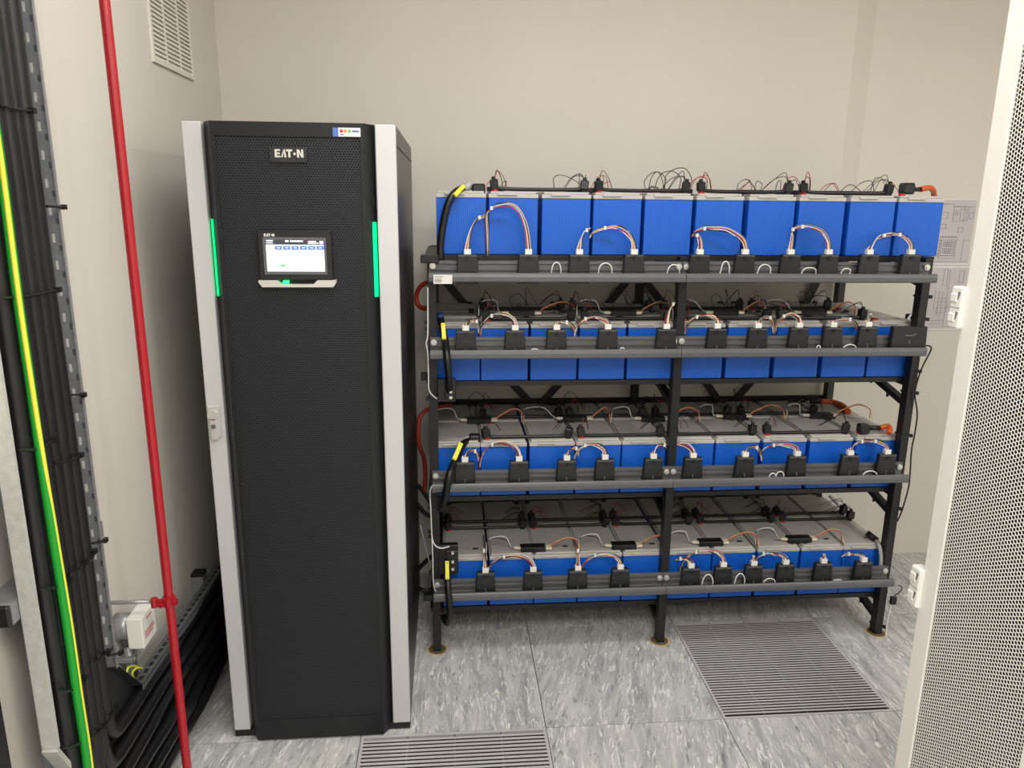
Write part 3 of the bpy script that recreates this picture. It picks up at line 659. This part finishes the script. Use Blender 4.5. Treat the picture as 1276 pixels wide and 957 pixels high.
# orange leads
e = lead('orange_lead', 'orange cable bending from the last battery plug on the top shelf', pp([(1147, 236), (1158, 234), (1163, 238), (1164, 248)], [2.69, 2.70, 2.74, 2.80]), .010, orng, None, (at(1136, 236, 2.69), at(1148, 236, 2.69), .008, blackp))
MB().box((-.075, -.02, -.018), (-.03, .02, .022)).obj('terminal_boot', blackp, e, bevel=.006)
p0 = [atz(1096, 533, ROWZ[2]+BH+.025), atz(1106, 531, ROWZ[2]+BH+.03), atz(1109, 535, ROWZ[2]+BH+.025), atz(1107, 540, ROWZ[2]+BH+.014)]
e = lead('orange_lead', 'short orange cable stub from black plug on third shelf', p0, .010, orng, None, (p0[0]+Vector((-.045, 0, 0)), p0[0]+Vector((.005, 0, 0)), .009, blackp))
MB().box((-.085, -.02, -.02), (-.045, .02, .016)).obj('terminal_boot', blackp, e, bevel=.006)
z3 = ROWZ[2]+BH+.012
lead('orange_lead', 'orange cable curving across rear batteries on third shelf', [at(1022, 500, 3.1), at(1040, 502, 3.09), atz(1050, 506, z3), atz(1057, 513, z3)], .013, orng, None, (at(1010, 500, 3.1), at(1024, 500, 3.1), .011, blackp))
# grey lead at bottom right
lead('grey_lead', 'pale grey cable dropping beside the last bottom battery', pp([(1091, 672), (1096, 681), (1098, 696), (1097, 708)], [2.66, 2.618, 2.604, 2.60])+[at(1096, 722, 2.598)], .008, greyc, None, (at(1080, 664, 2.68), at(1093, 674, 2.655), .013, blackp))
lead('grey_lead', 'pale grey cable behind the rear batteries on bottom shelf', [at(1034, 618, 3.08), at(1041, 625, 3.05), at(1046, 631, 3.02)], .008, greyc)
# red hose loops at the left of the rack
lead('red_hose', 'red-brown cable loop beside top left corner of rack', pp([(533, 352), (524, 357), (519, 368), (521, 380), (528, 384), (536, 382)], [2.70, 2.72, 2.74, 2.74, 2.72, 2.70]), .0085, ored)
lead('red_hose', 'red-brown cable bowing between black cabinet and third shelf', pp([(562, 505), (540, 508), (528, 514), (522, 525), (522, 553), (528, 570), (530, 590), (529, 612)], [2.95, 2.85, 2.80, 2.78, 2.78, 2.80, 2.80, 2.80]), .0085, ored)
for n_, (l, lb2) in enumerate((([(520, 604), (530, 616), (540, 632)], 'black cable slanting behind the left post, upper one'), ([(520, 628), (530, 640), (541, 645)], 'black cable slanting behind the left post, middle one'), ([(519, 712), (530, 700), (542, 690)], 'black cable rising behind the left post'), ([(518, 731), (530, 736), (545, 733)], 'black cable near the floor behind the left post'))):
    lead('rear_cable', lb2, pp(l, 2.95), .009, cablem)
lead('white_cable', 'straight white cable behind left post beside the black cabinet', pp([(524, 655), (530, 680), (537, 708)], 2.85), .003, whw)
# white cable down the left post with dark ties
wc = pp([(533, 358), (533, 415), (531, 428), (533, 440), (534, 470), (535, 487), (545, 497), (560, 500)], 2.575)
tag(MB().tube(wc, .0028, 6, 6).obj('white_cable', whw, smooth=True), 'white cable running down the left post to upper terminal block', 'cable')
wc = pp([(541, 603), (536, 612), (537, 640), (538, 665), (541, 678), (549, 683), (560, 681)], 2.575)
tag(MB().tube(wc, .0028, 6, 6).obj('white_cable', whw, smooth=True), 'white cable bending into the lower left terminal block', 'cable')
wc = pp([(537, 640), (539, 690), (540, 725), (543, 738)], [2.572]*4)
tag(MB().tube(wc, .0025, 6, 6).obj('white_cable', whw, smooth=True), 'white cable falling beside the left post to bottom rail', 'cable')
tie_n = 0
def posttie(x, z, side):
    mb = MB(); mb.box((x-pw-.0025, 2.584, z-.0035), (x+pw+.0025, 2.63, z+.0035)); mb.box((x+side*(pw+.002), 2.583, z-.006), (x+side*(pw+.012), 2.592, z+.006))
    return rk(mb, 'cable_tie', blackp)
for v in (402, 410, 472, 497, 621, 633, 663, 669, 714): posttie(PX[0], at(541, v, 2.585).z, -1)
for v in (370, 398, 463, 490, 543, 634, 780): posttie(PX[2], at(1140, v, 2.585).z, 1)
rk(MB().box((-.105, 2.6, at(540, 745, 2.6).z-.012), (-.065, 2.63, at(540, 745, 2.6).z+.012)), 'side_clip', blackp)
rk(MB().box((-.1, 2.6, at(540, 470, 2.6).z-.012), (-.07, 2.63, at(540, 470, 2.6).z+.012)), 'side_clip', blackp)
# right side black cables along the post
tag(MB().tube(pp([(1150, 431), (1158, 431), (1160, 436), (1152, 452), (1146, 466), (1140, 490), (1143, 515), (1140, 540), (1136, 560), (1134, 590), (1132, 608), (1124, 636), (1118, 650)], 2.573), .0028, 6, 6).obj('black_cable', blw, smooth=True), 'thin black cable looping down the right post of the rack', 'cable')
q = pp([(1112, 733), (1121, 735), (1124, 731), (1118, 727)], 2.56)
e = thing('inline_connector', 'black inline connector on white cable beside right post', 'connector', at(1113, 748, 2.57))
MB().tube([at(1115, 742, 2.57)-e.location, at(1121, 738, 2.57)-e.location, at(1124, 732, 2.57)-e.location, at(1119, 729, 2.57)-e.location], .002, 6, 6).obj('black_tail', blw, e, smooth=True)
MB().box((-.012, -.008, -.017), (.012, .008, .017)).obj('connector_body', blackp, e, bevel=.003)
MB().tube([at(u, v, 2.575)-e.location for u, v in ((1110, 755), (1107, 768), (1105, 780), (1104, 795))], .003, 6, 6).obj('white_tail', whw, e, smooth=True)
# black router-like item at right end of second shelf
e = thing('data_plug', 'white cables entering a small black unit at right end of second shelf', 'plug', at(1137, 398, 2.72))
MB().box((-.02, -.02, -.03), (.03, .02, .02)).obj('unit_body', blackp, e, bevel=.003)
for s in (0, 1): MB().tube([(-.01+.01*s, -.02, .01), (-.03, -.03, .02), (-.045+.015*s, -.03, -.01), (-.05+.015*s, -.03, -.04)], .003, 6, 5).obj('white_tail', whw, e, smooth=True)
# ------------------------------------------------------------------ left side: tray, cables, red pipe
TP, TF = -.823, -.793            # tray back plate, flange edge
def tp(u, v): return atx(u, v, TF)
fl1 = tp(75, 930); fl0 = tp(0, 490); fr0 = tp(44, 0); fr1 = tp(147, 832)
YL = (fl1.y+fl0.y)/2; YR = (fr0.y+fr1.y)/2
ZLB, ZRB = fl1.z, fr1.z
TFH = TP+.03
c1 = atx(178, 853, TFH); c2 = atx(270.5, 719, TFH)
ZH = c1.z; ZH0 = .10; YC = c1.y; SLP = (c2.z-c1.z)/(c2.y-c1.y)
def zl(y): return ZH+SLP*(y-YC)
T = thing('cable_tray', 'galvanised perforated cable tray climbing the left wall and turning along the floor', 'cable tray', (TP, YR, 0))
up(MB().box((TP-.0015, YL, ZRB-.1), (TP, YR, 2.7)), 'vertical_plate', galvd, T)  # darker steel than the flanges: the plate's shade is put into its colour
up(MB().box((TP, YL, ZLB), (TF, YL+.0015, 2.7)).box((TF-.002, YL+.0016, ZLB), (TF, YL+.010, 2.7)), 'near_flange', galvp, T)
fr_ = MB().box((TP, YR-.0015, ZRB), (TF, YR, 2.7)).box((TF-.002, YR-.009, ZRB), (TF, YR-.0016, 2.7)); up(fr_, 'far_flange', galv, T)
# holes showing the wall: pale slots on the plate and far flange
slot_v = MB().box((0, -.0045, -.011), (.0012, .0045, .011)).mesh('slot', mat('slot_pale', (205, 203, 196), .6))
slot_f = MB().box((-.003, -.0012, -.006), (.003, 0, .006)).mesh('slot', galvd)
slot_b = MB().box((-.0025, -.0012, -.009), (.0025, 0, .009)).mesh('slot', mat('slot_pale', (205, 203, 196), .6))
z = ZRB+.05; k = 0
while z < 2.5:
    link('slot', slot_v, T, (0, YL+.022-YR, z)); link('slot', slot_f, T, (TF-TP-.008, -.0016, z)); link('slot', slot_b, T, (TF-TP-.020, -.0016, z+.02)); z += .055
# bend pieces
inner_c = [(YR, ZRB), (YC, ZH+.0), (YC, ZH-.02), (YR, ZRB-.10)]
up(MB().prism([(YL, ZLB), (YR, ZRB), (YC, ZH), (YC, ZH0), (YR-.02, ZH0)], 'x', TP-.0015, TP), 'bend_plate', mat('bend_black', (38, 40, 43), .5), T)
up(MB().bar((TP+.015, YR, ZRB), (TP+.015, YC, ZH), .03, .0015, up=(0, .7, .7)), 'bend_flange', mat('bend_black', (38, 40, 43), .5), T)
up(MB().bar((TP+.015, YL, ZLB), (TP+.015, YR-.02, ZH0), .03, .010, up=(0, .7, .7)), 'outer_bend_flange', galvp, T)
up(MB().prism([(YC, ZH0), (3.1, ZH0), (3.1, zl(3.1)), (YC, ZH)], 'x', TP-.0015, TP), 'floor_plate', mat('bend_black', (38, 40, 43), .5), T)  # near-black colour paints the shade in the gaps between the cables
dkgal = mat('lip_grey', (92, 96, 99), .5, .3)
up(MB().prism([(YC, ZH), (3.1, zl(3.1)), (3.1, zl(3.1)-.0015), (YC, ZH-.0015)], 'x', TP, TFH).prism([(YC, ZH), (3.1, zl(3.1)), (3.1, zl(3.1)-.022), (YC, ZH-.022)], 'x', TFH-.002, TFH), 'floor_flange', dkgal, T)
slot_h = MB().box((-.005, -.010, -.0006), (.005, .010, .0008)).mesh('slot', inner)
y = YC+.03
while y < 3.05:
    link('slot', slot_h, T, (.014, y-YR, zl(y))); y += .034
# struts carrying the tray
ST_ = mat('strut_grey', (140, 142, 143), .5, .3)
pn = atx(9, 770, TP-.004)
e = thing('wall_strut', 'short steel strut with black end cap behind the tray at left', 'strut', (WX, pn.y, pn.z-.022))
MB().box((0.001, .012, 0), (TP-WX-.002, .40, .041)).obj('strut_channel', ST_, e)
MB().box((.0005, 0, -.001), (TP-WX-.002, .012, .042)).obj('end_cap', blackp, e, bevel=.003)
p = atx(247, 716, WX+.02)
e = thing('wall_strut', 'upright steel strut with black cap on left wall beside the cabinet', 'strut', (WX, p.y, 0))
MB().box((.001, -.021, .06), (.041, .021, p.z)).obj('strut_channel', ST_, e)
MB().box((.0005, -.023, p.z), (.042, .023, p.z+.012)).obj('end_cap', blackp, e, bevel=.003)
# cables: climb the tray, turn low behind each other and run along the wall
def run(k_, Yv, xo, zc, r):
    x = TP+xo; w_ = lambda t: .003*math.sin(t*5+k_*1.9)
    pts = [(x, Yv+w_(h), h) for h in (2.75, 2.4, 2.0, 1.6, 1.25, .9, zc+.17)]
    pts += [(x, Yv+.004, zc+.07), (x, Yv+.022, zc+.022), (x, Yv+.07, zc+.003)]
    n_ = 9
    for i in range(1, n_+1):
        y_ = Yv+.10+(3.05-Yv-.10)*i/n_
        f = i/n_
        sag = (SLP*(y_-YC) if y_ > YC else 0)*.9
        pts.append((x+.005*math.sin(i*1.9+k_*2.3)*(f > .2), y_, max(r+.002, zc+sag+.006*math.sin(i*1.6+k_*1.3)*(f > .15))))
    o = MB().tube(pts, r, 10, 6).obj('power_cable', cablem, smooth=True)
    tag(o, 'black power cable turning off the tray, %s from its near edge' % ORD[k_], 'cable', 'black power cables in the tray')
rc = .0178
YC0, YC1 = YL+.052, atx(27, 0, -.788).y-rc
NC = 6
for k_ in range(NC):
    Yv = YC0+(YC1-YC0)*k_/(NC-1)
    run(k_, Yv, .0195, .135+(ZH-.03-.135)*k_/(NC-1), rc)
# earth cable, green with yellow stripe
gp = [atx(u, v, -.777) for u, v in ((-12, 120), (2, 215), (22, 370), (38, 480), (53, 585), (69, 690), (84, 785), (96, 870), (106, 935), (114, 1000))]
e = thing('earth_cable', 'green and yellow earth cable in front of the black cables', 'cable', gp[-1])
q = [p_-e.location for p_ in gp]
MB().tube(q, .0085, 10, 6).obj('green_sheath', green, e, smooth=True)
ys = [-1, -1, -1, -.9, -.2, .5, .8, .9, .9, .9]
q2 = [p_+Vector((.0055, .0066*s, 0)) for p_, s in zip(q, ys)]
MB().tube(q2, .0046, 8, 6).obj('yellow_stripe', yel2, e, smooth=True)
# cable ties round the bundle
TIES = [[(0, 131), (20, 136), (40, 138)], [(0, 371), (28, 370), (55, 365), (72, 361)], [(26, 561), (48, 559), (67, 548)], [(68, 577), (84, 575), (100, 567)], [(50, 733), (72, 731), (86, 722)], [(112, 826), (122, 823), (134, 812)], [(72, 861), (90, 860), (105, 845)], [(78, 932), (105, 924), (130, 905), (146, 880)], [(86, 719), (95, 712), (106, 700)], [(110, 702), (116, 695), (117, 687)]]
TLAB = ['uppermost', 'second from top', 'third from top, over the green cable', 'right of the third one', 'below the second strut level', 'near the bend corner', 'above the lowest', 'lowest and longest', 'small one beside the green cable', 'small one by the far flange']
for l, tl in zip(TIES, TLAB):
    pts = [atx(u, v, -.7835+.004*(i == 1)) for i, (u, v) in enumerate(l)]
    o = MB().tube(pts, .0028, 5, 5); o.box(pts[-1]+Vector((-.004, -.006, -.005)), pts[-1]+Vector((.006, .006, .005)))
    tag(o.obj('cable_tie', blackp, smooth=False), 'black cable tie on the tray bundle, %s' % tl, 'cable tie')
for (u0, v0, u1, v1, tl) in ((58, 257, 79, 258, 'upper'), (88, 492, 104, 492, 'middle'), (115, 677, 131, 673, 'lower'), (134, 817, 150, 813, 'lowest')):
    a, b = atx(u0, v0, TF+.002), atx(u1, v1, TF+.002)
    mb = MB().tube([a, (a+b)/2+Vector((.004, 0, 0)), b], .0028, 5, 4); mb.box(b+Vector((-.004, -.006, -.005)), b+Vector((.005, .006, .005)))
    tag(mb.obj('cable_tie', blackp), 'black cable tie end poking past the tray edge, %s' % tl, 'cable tie')
# red pipe
PY = 1.80
pt, pb = at(130.5, 0, PY), at(225, 880, PY); px = (pt.x+pb.x)/2
pt = at(130, 0, PY); 
e = thing('red_pipe', 'thin red vertical pipe in front of the left wall', 'pipe', (px, PY, 0))
MB().tube([(pt.x-px, 0, pt.z+.75), (pt.x-px, 0, pt.z), (.0, 0, .9), (0, 0, .0)], .0112, 14, 6).obj('pipe', redp, e, smooth=True)
cz = at(203, 749, PY).z
c = MB(); c.cyl((0, 0, cz-.012), (0, 0, cz+.012), .016, 14); c.box((-.036, -.012, cz-.007), (.022, -.0, cz+.007)); c.cyl((-.034, -.006, cz-.012), (-.034, -.006, cz+.012), .009, 10); c.cyl((-.014, -.016, cz-.002), (-.014, -.022, cz-.002), .006, 8); c.cyl((.018, -.016, cz+.004), (.018, -.022, cz+.004), .006, 8)
c.obj('pipe_clamp', redp, e)
MB().cyl((-.03, 0, cz), (WX-px+.003, 0, cz), .0052, 10).obj('threaded_rod', galv, e, smooth=True)
# switch box on the left wall
bp_ = atx(186, 779, WX+.085)
by, bz = bp_.y, bp_.z
e = thing('switch_box', 'white square switch box with red lettering on a round conduit box', 'switch box', (WX, by, bz))
MB().cyl((0.0005, 0, 0), (.045, 0, 0), .035, 20).obj('conduit_box', galv, e, smooth=True)
MB().box((.045, -.043, -.043), (.085, .043, .043)).obj('box_body', white, e, bevel=.002)
pr = MB()
for (zz, y0, y1, hh) in ((.026, -.012, .022, .0035), (-.006, -.03, .026, .004), (-.0135, -.03, .030, .004), (-.021, -.03, .022, .004)):
    yv = y0
    while yv < y1: pr.box((.0853, yv, zz), (.0857, yv+.004, zz+hh)); yv += .0058
pr.obj('red_print', mat('print_red', (200, 70, 80), .5), e)
MB().cyl((.085, .012, .008), (.088, .012, .008), .003, 8).cyl((.085, -.033, .004), (.087, -.033, .004), .003, 8).obj('screw', zinc, e)
MB().cyl((.024, 0, -.03), (.024, 0, -.056), .014, 12).obj('conduit_coupler', galvd, e, smooth=True)
MB().tube([(.024, 0, -.05), (.024, 0, -.2)], .0105, 10, 0).obj('conduit', galv, e, smooth=True)
MB().tube([(.02, .03, -.045), (.018, .03, -.2)], .0105, 10, 0).obj('conduit', galv, e, smooth=True)
cl = MB().box((.004, -.022, -.098), (.04, .024, -.084)); cl.cyl((.04, -.012, -.091), (.046, -.012, -.091), .007, 8); cl.cyl((.04, .014, -.091), (.046, .014, -.091), .007, 8); cl.obj('saddle_clamp', galv, e, bevel=.002)
yg = mat('yellow_green_wire', (205, 214, 60), .5)
tag(MB().tube([atx(u, v, WX+.05) for u, v in ((158, 838), (160, 832), (168, 830), (179, 836), (176, 844), (168, 846), (165, 838))]+[atx(172, 832, WX+.055), atx(182, 835, WX+.06)], .003, 6, 6).obj('earth_wire', yg, smooth=True), 'coiled yellow-green earth wire below the white switch box', 'wire')
# black enclosure edge at far left
p = atx(9, 915, -.80)
e = thing('wall_trunking', 'black upright trunking at the lower left corner of the view', 'trunking', (-.84, p.y-.2, 0))
MB().box((-.041, -.2, 0), (.04, .2, 1.2)).obj('trunking_body', blackp, e, bevel=.003)
MB().box((.04, -.17, .02), (.044, .17, 1.18)).obj('trunking_cover', black, e, bevel=.001)
# vent grille on the left wall
v0, v1 = atx(189, 76, WX), atx(240, 101, WX)
vy0, vy1 = v0.y, v1.y; vz0 = (v0.z+v1.z)/2; vh = .6
V = thing('vent_grille', 'white slatted air vent high on the left wall', 'vent', (WX, vy0, vz0))
vm = mat('vent_white', (222, 217, 205), .6)
f = MB(); L_ = vy1-vy0; t = .012
f.box((.0005, 0, 0), (.008, t, vh)).box((.0005, L_-t, 0), (.008, L_, vh)).box((.0005, t, 0), (.008, L_-t, t)).box((.0005, t, vh-t), (.008, L_-t, vh))
f.obj('vent_frame', vm, V)
MB().box((.0005, t, t), (.001, L_-t, vh-t)).obj('vent_backing', mat('vent_shade', (208, 202, 190), .8), V)
sl = MB().prism([(0, 0), (.0055, .001), (.0055, .003), (0, .0095)], 'y', t, L_-t)
sl = MB().add([(.001, t, .0125), (.0065, t, .0020), (.0065, t, .0), (.001, t, .0105), (.001, L_-t, .0125), (.0065, L_-t, .0020), (.0065, L_-t, .0), (.001, L_-t, .0105)], [(0, 1, 2, 3), (7, 6, 5, 4), (0, 4, 5, 1), (1, 5, 6, 2), (2, 6, 7, 3), (3, 7, 4, 0)]).mesh('slat', vm)
zz = t
while zz < vh-t-.008:
    link('slat', sl, V, (0, 0, zz)); zz += .0135
ri = MB()
for f_ in (.33, .67): ri.box((.001, L_*f_-.003, t), (.0068, L_*f_+.003, vh-t))
ri.obj('vent_rib', vm, V)
# ------------------------------------------------------------------ drawings on the recess wall
dy = RECY+.004
def sheet(c, label, up_):
    P = [at(u, v, dy-.003) for u, v in c]
    x0 = (P[0].x+P[3].x)/2; x1 = (P[1].x+P[2].x)/2; z1 = (P[0].z+P[1].z)/2; z0 = (P[2].z+P[3].z)/2
    e = thing('wall_drawing', label, 'drawing', ((x0+x1)/2, dy, z0))
    hw = (x1-x0)/2; hh = z1-z0
    MB().box((-hw, -.003, 0), (hw, -.0003, hh)).obj('sheet', paper, e)
    MB().box((-hw, -.004, 0), (hw, -.003, .006)).obj('sleeve_edge', sleeve, e); MB().box((-hw, -.004, hh-.006), (hw, -.003, hh)).obj('sleeve_edge', sleeve, e)
    return e, hw, hh
def lines(e, L, hw, hh):
    mb = MB()
    def seg(x0, z0, x1, z1, t=.0014):
        a = (-hw+2*hw*x0, hh*z0); b = (-hw+2*hw*x1, hh*z1)
        mb.box((min(a[0], b[0])-t/2, -.0036, min(a[1], b[1])-t/2), (max(a[0], b[0])+t/2, -.003, max(a[1], b[1])+t/2))
    def rect(x0, z0, x1, z1, t=.0014): seg(x0, z0, x1, z0, t); seg(x0, z1, x1, z1, t); seg(x0, z0, x0, z1, t); seg(x1, z0, x1, z1, t)
    for l in L: (rect if l[0] == 'r' else seg)(*l[1:])
    return mb.obj('plan_lines', ink, e)
e, hw, hh = sheet([(1166, 248), (1217, 247), (1207, 330), (1160, 330)], 'upper floor plan sheet in clear sleeve on the recessed wall', 1)
lines(e, [('r', .2, .1, .62, .42), ('r', .24, .14, .58, .38, .0022), ('r', .05, .7, .3, .8), ('r', .05, .55, .3, .62), ('r', .45, .66, .82, .88), ('r', .62, .68, .78, .84), ('s', .4, .88, .95, .88), ('s', .72, .66, .72, .9), ('r', .62, .5, .75, .57), ('s', .8, .06, .8, .38), ('s', .8, .38, .96, .38), ('r', .86, .7, .95, .8), ('s', .05, .05, .95, .05), ('s', .05, .92, .45, .92)]+[('r', .3+.05*k, .28, .34+.05*k, .35) for k in range(5)]+[('r', .3+.05*k, .18, .34+.05*k, .25) for k in range(5)]+[('s', .18, .12+.05*k, .21, .12+.05*k, .003) for k in range(6)]+[('s', .24+.08*k, .43, .27+.08*k, .43, .003) for k in range(5)]+[('s', .45+.05*k, .75, .45+.05*k, .82, .002) for k in range(3)], hw, hh)
e, hw, hh = sheet([(1159, 332), (1207, 332), (1196, 411), (1152, 411)], 'lower single line diagram sheet on the recessed wall', 1)
lines(e, [('s', .52, .05, .52, .95), ('r', .36, .7, .46, .95), ('r', .3, .28, .55, .45), ('s', .2, .62, .2, .3), ('s', .3, .62, .3, .22), ('s', .4, .6, .4, .2), ('s', .25, .35, .6, .35), ('s', .25, .5, .6, .5), ('r', .78, .75, .9, .93), ('s', .9, .1, .9, .55), ('s', .7, .15, .7, .6), ('s', .15, .15, .5, .15), ('s', .15, .1, .45, .1), ('r', .72, .35, .84, .6)], hw, hh)
# ------------------------------------------------------------------ white server rack, right
RX = 1.05
yfar = (atx(1250.5, 20, RX).y+atx(1118, 957, RX).y)/2
ym1 = (atx(1272, 20, RX).y+atx(1137, 957, RX).y)/2; ym0 = atx(1269, 957, RX).y
SRV = thing('server_rack', 'white server rack with perforated door at the right edge', 'server rack', (1.5, 1.1, 0))
ynear = ym0-(yfar-ym1)*.8; Z0, Z1 = .06, 2.12
def sr(mb, name, m, parent=SRV, **k): return up(mb, name, m, parent, **k)
sr(MB().box((RX+.03, yfar-.015, 0), (1.75, yfar-.002, 2.16)), 'side_panel', whitep)
sr(MB().box((RX+.03, yfar-.765, 2.135), (1.75, yfar-.015, 2.16)), 'top_panel', whitep)
sr(MB().box((1.73, yfar-.765, 0), (1.75, yfar-.015, 2.13)), 'rear_panel', whitep)
sr(MB().box((RX+.03, yfar-.765, 0), (1.75, yfar-.75, 2.16)), 'side_panel', whitep)
sr(MB().box((RX+.2, yfar-.745, .05), (RX+.21, yfar-.02, 2.12)), 'dark_interior_sheet', inner)  # black sheet standing in for the dark rack interior behind the mesh
sr(MB().box((RX+.031, yfar-.05, .05), (RX+.2, yfar-.0155, 2.12)), 'inner_lining', inner)
rl = atx(1245, 500, RX+.10)
sr(MB().box((RX+.10, rl.y-.012, .1), (RX+.106, rl.y+.012, 2.1)), 'mounting_rail', galvp)
dvs, dfs = hexsheet(ym1-ym0+.006, Z1-Z0-.08, .0084, .0038, .0008, rows_horizontal=False)
dm = bpy.data.meshes.new('door_mesh'); dm.from_pydata([(b, a, c) for a, b, c in dvs], [], dfs); dm.materials.append(whitep)
fm = MB(); pr_far = [(0, ym1-ym0), (0, yfar-ym0-.002), (.004, yfar-ym0), (.028, yfar-ym0), (.028, ym1-ym0)]
fm.box((0, ym1-ym0, 0), (.006, yfar-ym0, Z1-Z0)); fm.box((.006, yfar-ym0-.012, 0), (.028, yfar-ym0, Z1-Z0)); fm.box((0, ynear-ym0, 0), (.006, 0, Z1-Z0)); fm.box((0, 0, 0), (.006, ym1-ym0, .04)); fm.box((0, 0, Z1-Z0-.04), (.006, ym1-ym0, Z1-Z0))
fmesh = fm.mesh('door_frame', whitep, bevel=.001)
for k in range(2):
    off = Vector((RX, ym0-k*(yfar-ynear+.004), Z0))-SRV.location
    link('door_frame', fmesh, SRV, off)
    link('door_mesh', dm, SRV, off+Vector((.003, -.003, .04)))
for (ut, vt, ub, vb) in ((1197, 358, 1190, 410), (1147, 713, 1137, 758)):
    a, b = atx(ut+8, vt, RX), atx(ub+8, vb, RX); zc0, zc1 = b.z, a.z
    h_ = zc1-zc0
    hb = MB().box((RX-.010, yfar-.004, zc0), (RX+.016, yfar+.030, zc1))
    H = sr(hb, 'hinge', white, bevel=.003)
    for f in (.14, .62):
        sr(MB().box((RX-.0125, yfar+.008, zc0+h_*f), (RX-.008, yfar+.0285, zc0+h_*(f+.22))), 'hinge_knuckle', white, H, bevel=.002)
    nt = MB()
    for f in (.2, .68): nt.prism([(yfar+.0005, zc0+h_*(f+.2)), (yfar+.0075, zc0+h_*(f+.2)), (yfar+.0075, zc0+h_*f), (yfar+.005, zc0+h_*(f+.04))], 'x', RX-.0112, RX-.0098)
    nt.box((RX-.0108, yfar-.003, zc0+h_*.495), (RX-.0099, yfar+.029, zc0+h_*.505))
    sr(nt, 'hinge_slot', mat('hinge_shadow_gap', (120, 118, 112), .7), H)
